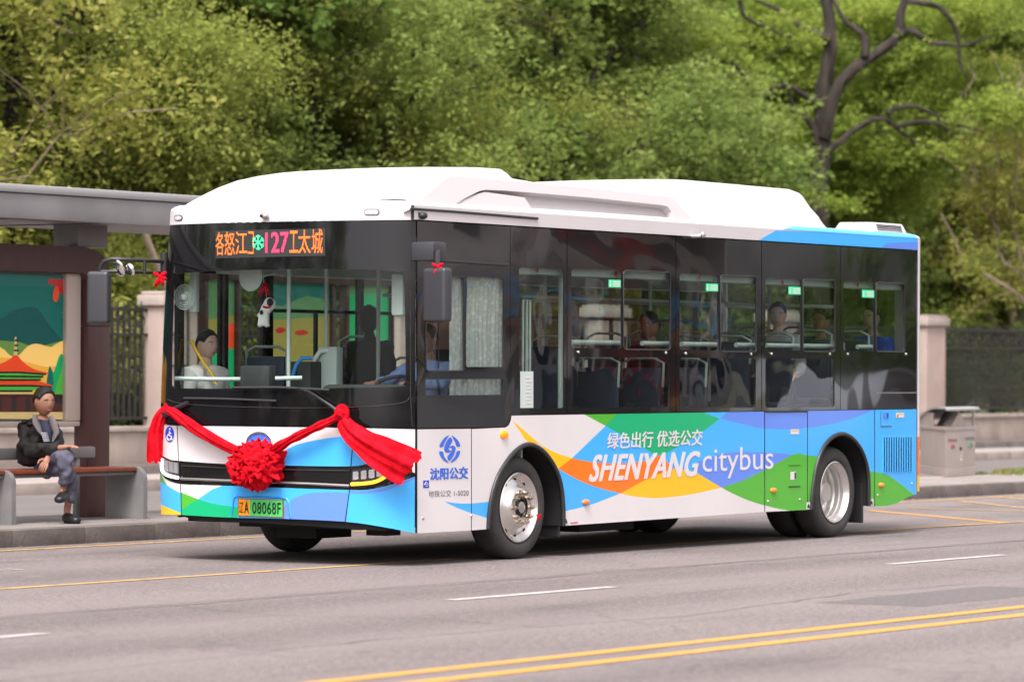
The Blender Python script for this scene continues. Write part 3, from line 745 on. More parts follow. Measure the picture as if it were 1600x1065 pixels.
# the big dark locust whose limbs show above the rear of the bus
D0 = 80.0
t = thing('locust_tree', tuple(Vector((*PD(1290, 600, D0).xy, 0))), 'old locust tree with thick dark trunk and crooked limbs above the rear of the bus', 'tree')
def PDs(l, D): return [PD(u, v, D+(i*.13)) for i, (u, v) in enumerate(l)]
q = MB()
def limb(pts, rad, D=D0, n=8):
    P = PDs(pts, D); sm = []
    xs = smoothline([(p[0], p[1]) for p in pts], 4); m = len(xs); sd_ = pts[0][0]
    P = [PD(a, b, D+.04*i/4) for i, (a, b) in enumerate(xs)]
    K = D/72*(1 if n > 4 else .8); P = [p+Vector((0, 0, .05*noise.noise(p*1.7)+.03*noise.noise(p*5))) for p in P]; q.tube(P, [K*(rad[0]+(rad[1]-rad[0])*i/(m-1)) for i in range(m)], n, shape=lambda t, a: 1+.14*math.sin(3*a+t*23+sd_)+.10*math.sin(t*61+a))
limb([(1276, 660), (1278, 480), (1280, 330), (1284, 240), (1285, 180), (1288, 130), (1296, 80), (1296, 30), (1284, -40)], (.20, .10))
limb([(1286, 215), (1310, 135), (1335, 108), (1372, 82), (1404, 55), (1408, 20), (1425, -40)], (.12, .07))
limb([(1404, 55), (1425, 48), (1452, 66), (1480, 70), (1500, 72), (1545, 60)], (.07, .02)); limb([(1420, 2), (1460, 8), (1485, 30), (1497, 60), (1500, 100), (1512, 120)], (.06, .015))
limb([(1352, 90), (1350, 60), (1338, 45), (1318, 30), (1300, -5)], (.08, .03)); limb([(1284, 250), (1310, 222), (1345, 197), (1375, 185), (1400, 200), (1430, 222), (1475, 240)], (.07, .015))
limb([(1388, 180), (1400, 170), (1440, 168), (1480, 190), (1540, 208)], (.055, .015)); limb([(1400, 198), (1440, 190), (1470, 196), (1500, 215), (1560, 222)], (.05, .012))
limb([(1284, 240), (1265, 190), (1240, 165), (1232, 140)], (.08, .02)); limb([(1297, 60), (1250, 40), (1215, 15), (1180, 0)], (.08, .02)); limb([(1282, 160), (1225, 135), (1190, 150), (1160, 120)], (.06, .01))
limb([(1110, 95), (1140, 98), (1165, 120)], (.05, .03)); limb([(1283, 290), (1260, 285), (1230, 265)], (.10, .02)); limb([(1155, 0), (1170, 30), (1240, 60)], (.05, .02))
q.build('trunk', 'bark_dark', t, 60)
rg = random.Random(21); cl = []
for u, v, r in ((1312, 318, .35), (1270, 62, .25), (1442, 78, .28), (1228, 30, .3), (1482, 228, .3), (1255, 300, .3)):
    p = PD(u, v, D0-1.0); cl.append((p.x, p.y, p.z, r))
for u, v, r in ((1050, 60, 1.2), (1090, 130, 1.1), (1120, 50, 1.2), (1180, 60, 1.0), (1200, 110, .9), (1150, 170, .9), (1230, 210, .7), (1210, 20, .9), (1340, 150, .7), (1370, 30, .8), (1330, 20, .6), (1440, 110, .9), (1400, 120, .8), (1470, 30, .8),
                (1350, 240, .8), (1400, 250, .9), (1300, 225, .5), (1450, 160, .7), (1530, 130, .9), (1510, 20, .9), (1240, 85, .5), (1020, 120, .8), (1100, 190, .8), (1460, 230, .8), (1290, 100, .35), (1260, 60, .5), (1200, 260, .8), (1320, 290, .8), (1560, 170, .8), (1390, 300, .9)):
    p = PD(u, v, D0+(rg.uniform(2.8, 5.5) if 1110 < u < 1500 else rg.uniform(-1.5, 2.5))); cl.append((p.x, p.y, p.z, r*1.2))
link('crown', leaves_mesh('crown', cl, 95000, .10, .2, 5, 'leaf_bright', .4), t)
# dark leaning limbs seen over the shelter
for pts, rad, lab in (([(345, 320), (366, 180), (385, 70), (405, 10), (425, -30)], (.15, .11), 'dark leaning trunk rising above the front left of the bus'),
                      ([(20, 300), (14, 220), (16, 110), (34, 130), (60, 145)], (.12, .05), 'dark trunk with bent limb above the left of the shelter roof'),
                      ([(170, 300), (150, 270), (118, 245), (105, 235)], (.12, .05), 'dark low limb just above the shelter roof'),
                      ):
    q = MB(); limb(pts, rad, 69); o = q.build('trunk', 'bark_dark', None, 60)
    p = PD(*pts[0], 69); t = thing('dark_trunk_tree', (p.x, p.y, 0), lab, 'tree', 'dark trunks among the park foliage'); o.parent = t; o.location = -W0[t.name]
    q = MB(); q.tube([Vector((p.x, p.y, -.1)), Vector((p.x, p.y, p.z))], [rad[0]*1.3, rad[0]], 8); q.build('lower_trunk', 'bark_dark', t, 60)
# bare pale sapling on the right
t = thing('bare_sapling', tuple(Vector((*PD(1590, 600, 80).xy, 0))), 'pale barked sapling with bare crooked twigs at the right edge above the bin', 'tree')
q = MB(); D1 = 80
for pts, rad in (([(1640, 640), (1625, 520), (1600, 470), (1540, 430), (1505, 405), (1490, 370), (1470, 335)], (.05, .02)), ([(1640, 560), (1600, 440), (1570, 410), (1555, 370), (1560, 330)], (.045, .015)),
                 ([(1600, 440), (1580, 330), (1560, 260), (1548, 180), (1555, 140)], (.035, .01)), ([(1565, 370), (1530, 300), (1510, 240), (1480, 225)], (.03, .008)), ([(1580, 330), (1590, 250), (1585, 170), (1600, 120)], (.03, .01)),
                 ([(1540, 300), (1520, 290), (1490, 255), (1460, 240)], (.02, .006)), ([(1575, 350), (1550, 320), (1525, 265), (1530, 220)], (.022, .006)), ([(1600, 400), (1612, 300), (1590, 230)], (.03, .01))):
    limb(pts, rad, D1, 6)
rg = random.Random(8)
for _ in range(70):
    u, v = rg.uniform(1500, 1610), rg.uniform(120, 430); limb([(u, v), (u+rg.uniform(-18, 18), v-rg.uniform(8, 25)), (u+rg.uniform(-30, 30), v-rg.uniform(25, 55))], (.008, .003), D1+rg.uniform(-.6, .6), 4)
q.build('trunk', 'bark_pale', t, 60)
cl = [(*PD(rg.uniform(1500, 1640), rg.uniform(200, 430), D1+rg.uniform(-1, 1)), .35) for _ in range(46)]
link('crown', leaves_mesh('crown', cl, 8000, .09, .2, 9, 'leaf_yellow', .6), t)
# undergrowth and the far wood
rg = random.Random(5)
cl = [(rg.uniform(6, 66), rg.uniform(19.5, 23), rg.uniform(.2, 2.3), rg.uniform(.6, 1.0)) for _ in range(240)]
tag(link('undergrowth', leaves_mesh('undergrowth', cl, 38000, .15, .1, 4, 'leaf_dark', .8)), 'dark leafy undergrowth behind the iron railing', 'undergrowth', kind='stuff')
cl = [(rg.uniform(0, 120), rg.uniform(36, 46), rg.uniform(.5, 1)**.6*rg.uniform(1, 15.5), rg.uniform(1.3, 2.3)) for _ in range(190)]
tag(link('far_wood', leaves_mesh('far_wood', cl, 170000, .42, .1, 6, 'leaf_mid', .8)), 'distant mass of green trees closing off the park', 'wood', kind='stuff')

# ------------------------------------------------------------------ the other side of the street (seen in the bus windows)
b = MB(); b.box((-250, -24, -.02), (420, -15, .15)); tag(b.build('far_pavement', 'paving'), kind='structure')
mat('facade', (.78, .72, .71, 1), .8, col2=(.62, .56, .55, 1), nscale=.4); mat('facade_dark', (.07, .065, .07, 1), .15); mat('shop_red', s(150, 25, 25), .5)
mat('banner_brown', (.05, .03, .028, 1), .5)
t = thing('street_building', (60, -30, 0), 'long brown street building outside the frame reflected in the bus windows', 'building')
b = MB(); b.box((29.5, -32, 0), (50.5, -26, 9)); b.build('wall', 'facade', t)
wb = MB(); wb.box((0, -26.0, 0), (2.2, -25.93, 1.9)); wme = wb.mesh('window', 'facade_dark')
for i in range(5):
    for z in (1.0, 4.2, 6.9): link('window', wme, t, (31+i*4, 0, z))
b = MB(); b.box((45.2, -25.92, 1.2), (46.2, -25.7, 6.5)); b.build('red_panel', 'shop_red', t); b = MB(); b.box((46.3, -25.92, 1.2), (49.5, -25.7, 6.5)); b.build('dark_panel', 'banner_brown', t)
for z0_, z1_, m_, nm_ in ((2.78, 2.89, 'bus_blue', 'awning_band'), (2.30, 2.66, 'seat_brown', 'shop_board'), (3.25, 3.32, 'wall_coping', 'ledge')):
    b = MB(); b.box((30, -25.8, z0_), (44.5, -25.5, z1_)); b.box((47, -25.8, z0_), (50.4, -25.5, z1_)); b.build(nm_, m_, t)
for k in range(8):
    b = MB(); b.box((30+k*2.6, -25.45, .15), (30.25+k*2.6, -25.3, 3.2)); b.build('arcade_post', 'facade' if k % 2 else 'wall_coping', t)
b = MB(); b.box((43.6, -25.4, .5), (46.4, -25.3, 1.15)); b.build('banner', 'bus_yellow', t); b = MB(); b.box((43.2, -25.42, .3), (46.8, -25.41, 1.7)); b.build('banner', 'shop_red', t)
for i in range(0, 5, 3):
    b = MB(); b.box((30.5+i*4, -25.93, 3.4), (36.5+i*4, -25.4, 4.0)); b.build('sign_board', 'wall_coping', t)
for x in (20, 26, 53, 58, 65):
    place_tree(x, -21.5, 'deep', .8, x, 'street tree outside the frame opposite the bus, the %s of the row' % {20: 'first', 26: 'second', 53: 'third', 58: 'fourth', 65: 'fifth'}[x], 'street trees opposite')
mat('van_white', (.30, .32, .36, 1), .2, coat=.5); mat('car_dark', (.03, .03, .035, 1), .2, coat=.6)
for x, m in ((14, 'van_white'), (24, 'car_dark'), (34, 'van_white'), (47, 'car_dark')):
    t = thing('parked_car', (x, -13.6, 0), 'parked %s outside the frame opposite the bus, %s in line' % ('white car' if m == 'van_white' else 'dark car', {14: 'first', 24: 'second', 34: 'third', 47: 'last'}[x]), 'car', 'cars parked opposite')
    prof = [(-2.2, .3), (2.2, .3), (2.25, .75), (1.5, .95), (1.0, 1.5), (-1.4, 1.5), (-2.1, 1.0), (-2.25, .6)]
    q = MB(); q.prism(prof, lambda a, b_, d: (x+a, -13.6+d, b_), -.85, .85); q.build('body', m, t)
    q = MB(); q.prism([(1.25, .98), (.9, 1.42), (-1.3, 1.42), (-1.85, 1.0)], lambda a, b_, d: (x+a, -13.6+d, b_), -.86, .86); q.build('window', 'facade_dark', t)
    for dx in (-1.4, 1.4):
        for sy in (-.8, .8):
            q = MB(); q.lathe((x+dx, -13.6+sy, .32), [(0, -.1), (.32, -.1), (.32, .1), (0, .1)], 20); q.build('wheel', 'rubber', t, 40)

rg = random.Random(31)
cl = [(x, -24+rg.uniform(-.4, .4), rg.uniform(.3, 3.4), rg.uniform(.7, 1.0)) for x in [rg.uniform(4, 28) for _ in range(50)]+[rg.uniform(52, 95) for _ in range(95)]]
tag(link('hedge', leaves_mesh('hedge', cl, 26000, .22, .1, 14, 'leaf_dark', .8)), 'unseen dark hedge added across the street to darken the bus window reflections', 'hedge', kind='stuff')  # unseen leaf mass, added so the side glass reflects something dark
b = MB()
for i in range(420):
    if i % 3: x, y, z = rg.uniform(-4, 30), 4.74-abs(rg.gauss(0, .35)), .006
    else: x, y, z = rg.uniform(-1, 28), rg.uniform(5.0, 6.6), .155
    a = rg.uniform(0, 6.3); r = rg.uniform(.012, .035)
    b.add([(x+r*math.cos(a), y+r*math.sin(a), z+.004), (x+.4*r*math.cos(a+1.57), y+.4*r*math.sin(a+1.57), z), (x-r*math.cos(a), y-r*math.sin(a), z+.006), (x-.4*r*math.cos(a+1.57), y-.4*r*math.sin(a+1.57), z)], [(0, 1, 2, 3)], i % 2)
tag(b.build('fallen_leaves', ['leaf_yellow', 'bark_pale'], fixn=False), 'tiny fallen leaves scattered along the kerb and platform', 'leaves', kind='stuff')
# ================================================================== THE BUS
BW, BL = 2.51, 9.08
def pj(P):
    q = Vector(P)-CAM; return 800+FPX*q.dot(CR)/q.dot(_F), 532.5-FPX*q.dot(CU)/q.dot(_F)
def sd(u, v, d=0):
    p = onY(u, v, 0); return Vector((p.x, d, p.z))
def xz(x, z, d=0): return Vector((x, d, z))
def fx(Y, Z):
    t = abs(Y-BW/2)/(BW/2); t = min(t, 1)
    b = .06*t*t+(.21 if Y < BW/2 else .15)*t**8
    l = .12*(max(0, Z-1.0)/1.8)**1.5
    if Y < BW/2: l *= (1-t**10)
    return b+l
def ff(Y, Z, d=0):
    Y = min(max(Y, 0), BW)
    e = .004; x = fx(Y, Z)
    ya, yb = max(Y-e, 0), min(Y+e, BW)
    gy = (fx(yb, Z)-fx(ya, Z))/(yb-ya); gz = (fx(Y, Z+e)-fx(Y, Z-e))/(2*e)
    n = Vector((1, -gy, -gz)).normalized(); return Vector((x, Y, Z))+n*d
def fq(u, v):
    x = .05
    for _ in range(60):
        p = onX(u, v, x); Y = min(max(p.y, 0), BW); x += .5*(fx(Y, p.z)-x)
    if p.y > BW: q = onY(u, v, BW); return (BW, q.z)
    return (max(0, p.y), p.z)
def fl(pts): return [fq(u, v) for u, v in pts]
def fp(u, v, d=0): return ff(*fq(u, v), d)
bus = thing('city_bus', (4.5, 1.25, 0), 'white, blue and green city bus with a red bow driving past the stop', 'bus')

# --- livery outlines (traced), as (polygon, material)
LIV = ['bus_white', 'bus_blue', 'bus_teal', 'bus_green', 'bus_yellow', 'bus_orange', 'bus_purple', 'seam', 'roof_white']
Wt, Bl, Te, Gr, Ye, Or, Pu = range(7)
c7 = lambda pts: [(780+a/4, 620+b/4) for a, b in pts]
c8 = lambda pts: [(1140+a/3.478, 620+b/3.478) for a, b in pts]
up = smoothline(c7([(85, 148), (160, 212), (250, 288), (340, 342), (455, 381)]), 6)
lo = smoothline(c7([(370, 447), (330, 405), (265, 305), (175, 275), (130, 215), (85, 152)]), 6)
orlo = smoothline(c7([(370, 447), (480, 510), (600, 560), (760, 602)]), 6)
yelo = smoothline(c7([(760, 602), (830, 618), (920, 628), (1000, 630), (1150, 615), (1270, 593), (1390, 565)]), 5)
yeup = smoothline(c7([(1390, 565), (1300, 510), (1230, 472), (1150, 452), (1090, 448), (1000, 480), (900, 525), (760, 602)]), 5)
orup = smoothline(c7([(455, 381), (560, 402), (700, 414), (850, 408), (950, 388), (1010, 360)]), 5)
grlo = smoothline(c7([(665, 180), (780, 245), (900, 315), (1005, 362), (1150, 290), (1280, 210), (1380, 135)]), 5)
purlo = smoothline(c7([(1380, 133), (1480, 160), (1600, 185)])+c8([(70, 155), (180, 170), (300, 175), (450, 165), (600, 135), (700, 105), (788, 68)]), 5)
pu2up = smoothline(c7([(1220, 420), (1290, 385), (1400, 352), (1500, 342), (1600, 343)])+c8([(60, 302), (200, 300), (345, 312)]), 5)
g2up = smoothline(c7([(1390, 565), (1500, 528), (1600, 490)])+c8([(70, 445), (180, 402), (345, 312), (410, 314), (476, 322), (520, 330)]), 5)
g2lo = smoothline(c8([(520, 640), (310, 614), (180, 585), (90, 556), (0, 515)])+c7([(1390, 565)]), 5)
SREG = [
 (c7([(665, 180), (740, 105), (740, 60)])+[(1460, 600), (1460, 830), (1260, 830)]+list(reversed(g2up))[0:0]+g2lo[1:]+list(reversed(yelo))[0:]+list(reversed(orlo))[0:0]+c7([(760, 602)])+list(reversed(orlo))+c7([(455, 381)]), Bl),
 (c7([(370, 447)])+orlo+smoothline(c7([(755, 602), (640, 648), (540, 682), (400, 715), (330, 725)]), 4), Bl),
 (up+c7([(370, 447)])+lo[1:], Ye),
 (c7([(455, 381)])+orup+c7([(1090, 448)])+yeup[14:]+list(reversed(orlo)), Or),
 (yelo+yeup, Ye),
 (c7([(525, 60), (525, 105), (665, 180), (740, 105), (740, 60)]), Gr),
 (c7([(740, 60), (740, 105)])+grlo+c7([(1265, 92), (1200, 60)]), Te),
 (c7([(1430, 60), (1430, 92)])+purlo+[(1372, 630)], Pu),
 (pu2up+list(reversed(g2up))[10:]+c7([(1330, 530), (1250, 482)]), Pu),
 (g2up+g2lo, Gr),
 (smoothline(c8([(700, 395), (755, 401), (850, 420), (920, 465), (997, 526)]), 5)+[(1430, 775), (1420, 800), (1340, 800)], Gr),
 (smoothline([(694, 782.5), (712, 785.5), (736, 786), (762, 783.5)], 5)+[(775, 783), (775, 812)]+smoothline([(762, 809), (736, 801), (712, 792), (694, 782.8)], 5), Bl),
]
# simpler, safe version of the large blue field
SREG[0] = (c7([(665, 180), (740, 105), (740, 60)])+[(1470, 610), (1470, 840), (1330, 840)]+g2lo[:-1]+list(reversed(yelo))+list(reversed(orlo))+c7([(455, 381)]), Bl)

gt = lambda u: 345+(u-652)*47/778          # upper edge of the glass band
gb = lambda u: 647.6-(u-800)*9.6/633       # lower edge
arch1 = smoothline([(761.6, 826), (762.5, 808), (766, 780), (772, 757), (781, 736), (801, 707.5), (823, 694), (845, 702), (864, 726), (875, 755), (879, 790), (879.5, 821)], 4)
arch2 = smoothline([(1266.5, 795), (1267, 780), (1269, 762), (1275, 727), (1285, 700), (1298, 684), (1314, 677.5), (1328.5, 682.5), (1341, 696), (1349, 712), (1354.3, 731), (1356.3, 752), (1356.7, 790)], 4)
main = [(737.2, 670), (790, 667.5), (795, 664), (798, 657), (799.5, 649), (1194, gb(1194)+1)]+[(1194.3, 799.3), (879.5, 821)]+arch1[::-1]+[(737.2, 828)]
def liv(name, outl, lab=None, **k):
    o = plate(name, outl, sd, LIV, bus, regions=SREG, thick=.02, rim_mat=7, **k)
    if lab: o['label'] = lab
    return o
liv('driver_side_panel', [(652.2, 670.5), (736, 669.5), (736, 828), (652.2, 832.5)], 'white panel with blue round emblem below the driver window')
liv('side_panel', main, 'long livery panel with white lettering between the wheels')
door1 = liv('battery_door', [(1195.5, gb(1195)+2), (1261, gb(1261)+2), (1261, 796), (1195.5, 799.2)])
liv('wheel_arch_panel', [(1262.2, gb(1262)+1), (1366, gb(1366)+1), (1366, 790), (1356.7, 790.5)]+arch2[::-1]+[(1262.2, 796)])
eng = liv('engine_panel', [(1367.2, gb(1367)+1), (1432, gb(1432)+1), (1432, 771), (1418, 776.5), (1401, 786), (1388, 789.5), (1367.2, 790.5)])
plate('skirt_backing', [(655, 640), (1430, 630), (1430, 768), (1400, 780), (1360, 786)]+arch2[::-1]+[(1262, 792), (885, 817)]+arch1[::-1]+[(735, 824), (655, 828)], lambda u, v, d: sd(u, v, d+.022), 'seam', bus, thick=0)
# arch trims and wheel wells
for a, cx in ((arch1, 1.87), (arch2, 7.36)):
    A = [sd(u, v) for u, v in a]; q = MB()
    q.tube([p+Vector((0, -.006, 0)) for p in A], .020, 8); q.build('arch_trim', 'black_plastic', bus, 60)
    q = MB(); n = len(A); q.add([tuple(p) for p in A]+[(p.x, .66, p.z) for p in A], [(i, i+1, n+i+1, n+i) for i in range(n-1)]+[tuple(range(n, 2*n))])
    q.build('wheel_well', 'black_matte', bus)
    q = MB(); q.add([(p.x, BW-.01, p.z) for p in A]+[(p.x, BW-.66, p.z) for p in A], [(i, i+1, n+i+1, n+i) for i in range(n-1)]+[tuple(range(n, 2*n))]); q.build('wheel_well', 'black_matte', bus)
# mud flaps
q = MB(); q.bbox((7.93, .06, .12), (7.96, .34, .5), .01); q.build('mud_flap', 'black_plastic', bus)
q = MB(); q.bbox((2.50, .06, .16), (2.53, .36, .5), .01); q.build('mud_flap', 'black_plastic', bus)
# underbody
q = MB(); q.box((.45, .64, .27), (8.7, 1.87, .46))
for y0, y1 in ((.10, .66), (1.85, 2.40)):
    q.box((.45, y0, .30), (1.30, y1, .46)); q.box((2.54, y0, .33), (6.76, y1, .46)); q.box((7.97, y0, .36), (8.8, y1, .5))
q.box((3.3, .35, .17), (4.2, 1.0, .3)); q.box((.6, .5, .22), (.8, .7, .3)); q.box((.6, 1.2, .18), (1.1, 1.6, .28))
q.build('chassis', 'black_matte', bus)

# --- wheels
def wheel(x, y, sgn, dual, lab):
    """sgn +1: outer face towards -Y"""
    R, w = .427, .235; c = (x, 0, .427)
    def prof(pts): return [(r, y+sgn*h) for r, h in pts]
    q = MB(); q.lathe(c, prof([(.288, .02), (.30, .0), (.33, -.012), (.375, -.012), (.405, .004), (.42, .03), (R, .06), (R, w-.06), (.42, w-.03), (.40, w), (.30, w), (.288, w-.02)]), 56)
    for h in (.075, .118, .16): q.lathe(c, prof([(R+.001, h-.006), (R-.012, h), (R+.001, h+.006)]), 56)
    t = q.build('tyre', 'rubber', bus, 50); t['label'] = lab
    if dual:
        q = MB(); q.lathe(c, prof([(.29, .30), (.40, .30), (R, .34), (R, .50), (.40, .54), (.29, .54)]), 40); q.build('inner_tyre', 'rubber', bus, 50)
    q = MB(); hs_ = 10
    if not dual:
        q.lathe(c, prof([(.288, .012), (.290, -.006), (.282, -.012), (.272, -.004), (.262, .02), (.235, .035), (.20, .018), (.175, -.005), (.155, -.028), (.150, -.03), (.10, -.03), (.10, .0), (.086, .0)]), 60)
        rim = q.build('rim', 'alloy', t, 40)
        q = MB()
        for k in range(hs_):
            a = 2*math.pi*(k+.5)/hs_; q.sphere((x+.232*math.cos(a), y+sgn*.034, .427+.232*math.sin(a)), .021, 10, 0, (1, .25, 1))
        tag(q.build('vent_holes', 'black_matte', rim, 60), 'dark hand holes of the rim')
        q = MB(); q.lathe(c, prof([(.088, .02), (.088, -.018), (.075, -.022), (.072, .0), (.05, .01), (.048, -.035), (.03, -.04), (.0, -.04)]), 32, mats=[0]*4+[1]*3); q.build('hub', ['black_plastic', 'alloy_dull'], t, 30)
        nut = MB(); nut.lathe((0, 0, 0), [(0, -.055*sgn), (.009, -.052*sgn), (.012, -.035*sgn), (.019, -.03*sgn), (.019, 0)], 8); nm = nut.mesh('wheel_nut', 'brass_nut', 40)
        for k in range(10):
            a = 2*math.pi*k/10; link('wheel_nut', nm, t, (x+.128*math.cos(a), y-sgn*.028, .427+.128*math.sin(a)))
    else:
        q.lathe(c, prof([(.288, .012), (.290, -.006), (.282, -.010), (.272, .0), (.262, .03), (.250, .04), (.252, .075), (.244, .083), (.246, .13), (.238, .14), (.235, .19), (.215, .205), (.16, .20), (.13, .17), (.10, .16), (.10, .10), (.09, .085), (.0, .085)]), 60, mats=[0]*5+[1]*12)
        rim = q.build('rim', ['alloy', 'alloy_soft'], t, 40); q = MB()
        for k in range(hs_):
            a = 2*math.pi*(k+.5)/hs_; q.sphere((x+.19*math.cos(a), y+sgn*.200, .427+.19*math.sin(a)), .022, 10, 0, (1, .3, 1))
        tag(q.build('vent_holes', 'black_matte', rim, 60), 'dark hand holes of the rim')
        nut = MB(); nut.lathe((0, 0, 0), [(0, -.03*sgn), (.014, -.03*sgn), (.018, 0)], 8); nm = nut.mesh('wheel_nut', 'alloy_dull', 40)
        for k in range(10):
            a = 2*math.pi*k/10; link('wheel_nut', nm, t, (x+.14*math.cos(a), y+sgn*.172, .427+.14*math.sin(a)))
    return t
tw = wheel(1.87, .055, 1, False, 'front wheel on the driver side')
wheel(7.36, .055, 1, True, 'rear wheel on the driver side')
wheel(1.87, BW-.055, -1, False, 'front wheel on the kerb side'); wheel(7.36, BW-.055, -1, True, 'rear wheel on the kerb side')

# --- glass band of the side
def side_glass(name, u0, u1, holes, cut=None, lab=None):
    outl = cut or [(u0, gt(u0)), (u1, gt(u1)), (u1, gb(u1)), (u0, gb(u0))]
    pn = plate(name, outl, sd, 'black_glass_side', bus, holes=[rquad(*h[:4], r=.06) for h in holes], thick=.008, grid=None)
    if lab: pn['label'] = lab
    for h in holes:
        kind = h[4] if len(h) > 4 else 'pane'
        c = (Vector(h[0])+Vector(h[2]))/2
        g = [tuple(c+(Vector(p)-c)*1.03) for p in h[:4]]
        plate('pane', rquad(*g, r=.05), lambda u, v, d: sd(u, v, d+.008), 'side_glass', pn, thick=0)
        if kind == 'slide':
            pts = [sd(a, b_, -.004) for a, b_ in rquad(*h[:4], r=.07)]
            q = MB(); q.tube(pts+[pts[0]], .006, 5, cap=False); q.build('window_frame', 'black_plastic', pn, 60)
    return pn
def Q(x0, x1, y0, y1, dy=None):
    """quad whose top/bottom follow the perspective of the side"""
    s0 = .0602-(y0-gt((x0+x1)/2))*2.78e-4; s1 = .0602-(y1-gt((x0+x1)/2))*2.78e-4; h = (x1-x0)/2
    return [(x0, y0-s0*h), (x1, y0+s0*h), (x1, y1+s1*h), (x0, y1-s1*h)]
dw = side_glass('driver_window_panel', 652, 797, [Q(665, 724, 432, 579)+['slide'], Q(728, 787, 433, 573), Q(665, 786, 592, 617)],
    cut=[(652, 345), (797, gt(797)), (797.5, 648), (796, 657), (793, 663), (788, 666), (780, 667), (652, 668.5)], lab='black glazed panel with the driver window')
side_glass('window_panel', 797.7, 885.5, [Q(811, 881, 419, 638)])
side_glass('window_panel', 886.5, 1055.5, [Q(893, 971, 421, 544), Q(973.5, 1047, 424, 546)+['slide'], Q(893, 1046, 558, 637)])
side_glass('window_panel', 1056.5, 1189.5, [Q(1062, 1122, 428, 547), Q(1125, 1181, 431, 549)+['slide'], Q(1062, 1181, 559, 637)])
side_glass('window_panel', 1190.5, 1312.7, [Q(1196, 1251, 435, 547), Q(1254, 1304, 437, 549)+['slide'], Q(1196, 1304, 560, 636)])
side_glass('window_panel', 1313.5, 1432, [Q(1318, 1365, 440, 548), Q(1368, 1413, 442, 549)+['slide']])
q = MB(); a = sd(1368, 614.5); c = sd(1432, 614); q.box((a.x, -.004, a.z), (c.x, -.001, a.z+.012)); q.build('trim_line', 'steel', bus)
# window catches and handles
for u, v in ((903, 550), (1040, 551), (1071, 552), (1173, 553), (1205, 552.5), (1296, 553), (1324, 553), (1415, 553)):
    q = MB(); q.sphere(sd(u, v, -.006), .014, 8, 0, (1, .6, 1)); q.build('window_catch', 'steel', bus, 60)
for u, v in ((960, 443), (1112, 449), (1241, 454), (1356, 459)):
    o = plate('exit_sticker', Q(u-9.5, u+9.5, v-6, v+6), lambda a, b_, d: sd(a, b_, d-.003), 'sticker_green', bus, thick=0)
    q = MB()
    for k in range(3):
        a = sd(u-2.5, v-3.4+k*2.8, -.005); c = sd(u+8, v-3.0+k*2.8, -.005); q.box((a.x, -.005, a.z-.010), (c.x, -.0045, a.z))
    a = sd(u-7, v, -.005); q.sphere((a.x, -.005, a.z+.012), .010, 8, 0, (1, .1, 1)); q.box((a.x-.012, -.005, a.z-.025), (a.x+.012, -.0045, a.z+.002))
    q.build('exit_print', 'white_letters', o)
for u, v in ((851, 421), (974, 428), (1103, 434), (1234, 441), (1351, 444)):
    q = MB(); q.sphere(sd(u-6, v, .03), .02, 8, 0, (.6, .4, 1.3)); q.build('glass_hammer', 'red_print', bus, 60)
# ticket price card standing in the first window
o = plate('route_card', Q(813.5, 834, 580, 637), lambda a, b_, d: sd(a, b_, d+.004), 'int_light', bus, thick=0)
q = MB()
for k in range(8):
    a = sd(822+(k % 2)*1.5, 589+k*5.6, .002); q.box((a.x, .001, a.z-.009), (a.x+.07, .0025, a.z))
q.build('card_print', 'white_letters', o)

# --- cantrail
def ring(u0, z): return None
ct = [(.245, 2.752), (BL-.13, 2.752), (BL-.13, 2.865), (.245, 2.865)]
X = lambda u, v: (onY(u, v, 0).x, onY(u, v, 0).z)
cp = [X(1180, 378.5), X(1212, 360), (9.2, 2.9), (9.2, 2.7)]
cp2 = [(X(1368, 389)[0], 2.70), X(1385, 380), (X(1405, 374)[0], 2.815), (9.2, 2.84), (9.2, 2.7)]
plate('cantrail', ct, lambda a, b_, d: xz(a, b_, d), LIV, bus, regions=[(cp, Bl), (cp2, Pu)], thick=.03, base=8, rim_mat=7)
# --- roof shell
def outline(e, z):
    pts = []; N = 28
    for i in range(N+1):
        Y = BW*(1-i/N); Y = min(max(Y, 0), BW); pts.append(Vector((fx(Y, min(z, 2.86)), Y, 0)))
    r = .10
    for k in range(6): a = R_(-90+18*k); pts.append(Vector((BL-r+r*math.cos(a), r+r*math.sin(a), 0)))
    for k in range(6): a = R_(18*k); pts.append(Vector((BL-r+r*math.cos(a), BW-r+r*math.sin(a), 0)))
    m = len(pts); out = []
    c = Vector((BL/2, BW/2, 0))
    for i, p in enumerate(pts):
        t = (pts[(i+1) % m]-pts[i-1]).normalized(); n = Vector((-t.y, t.x, 0))
        if n.dot(c-p) < 0: n = -n
        out.append(Vector((p.x, p.y, z))+n*e)
    return out
rs_ = [(2.8652, 0), (2.884, .012), (2.900, .045), (2.912, .10), (2.918, .22)]
rings = [outline(e, z) for z, e in rs_]; q = MB(); m = len(rings[0])
vs = [p for r in rings for p in r]; fs = []; mi = []
for i in range(len(rings)-1):
    for j in range(m):
        fs.append((i*m+j, i*m+(j+1) % m, (i+1)*m+(j+1) % m, (i+1)*m+j))
q.add(vs, fs); q.add([], []); q.f.append(tuple((len(rings)-1)*m+j for j in range(m))); q.m.append(0)
q.m = [0]*len(q.f)
roof = q.build('roof', ['roof_white'], bus, 50)
# ceiling underside keeps the light out
q = MB(); q.box((.3, .05, 2.62), (BL-.1, BW-.05, 2.70)); q.build('ceiling', 'int_light', bus)
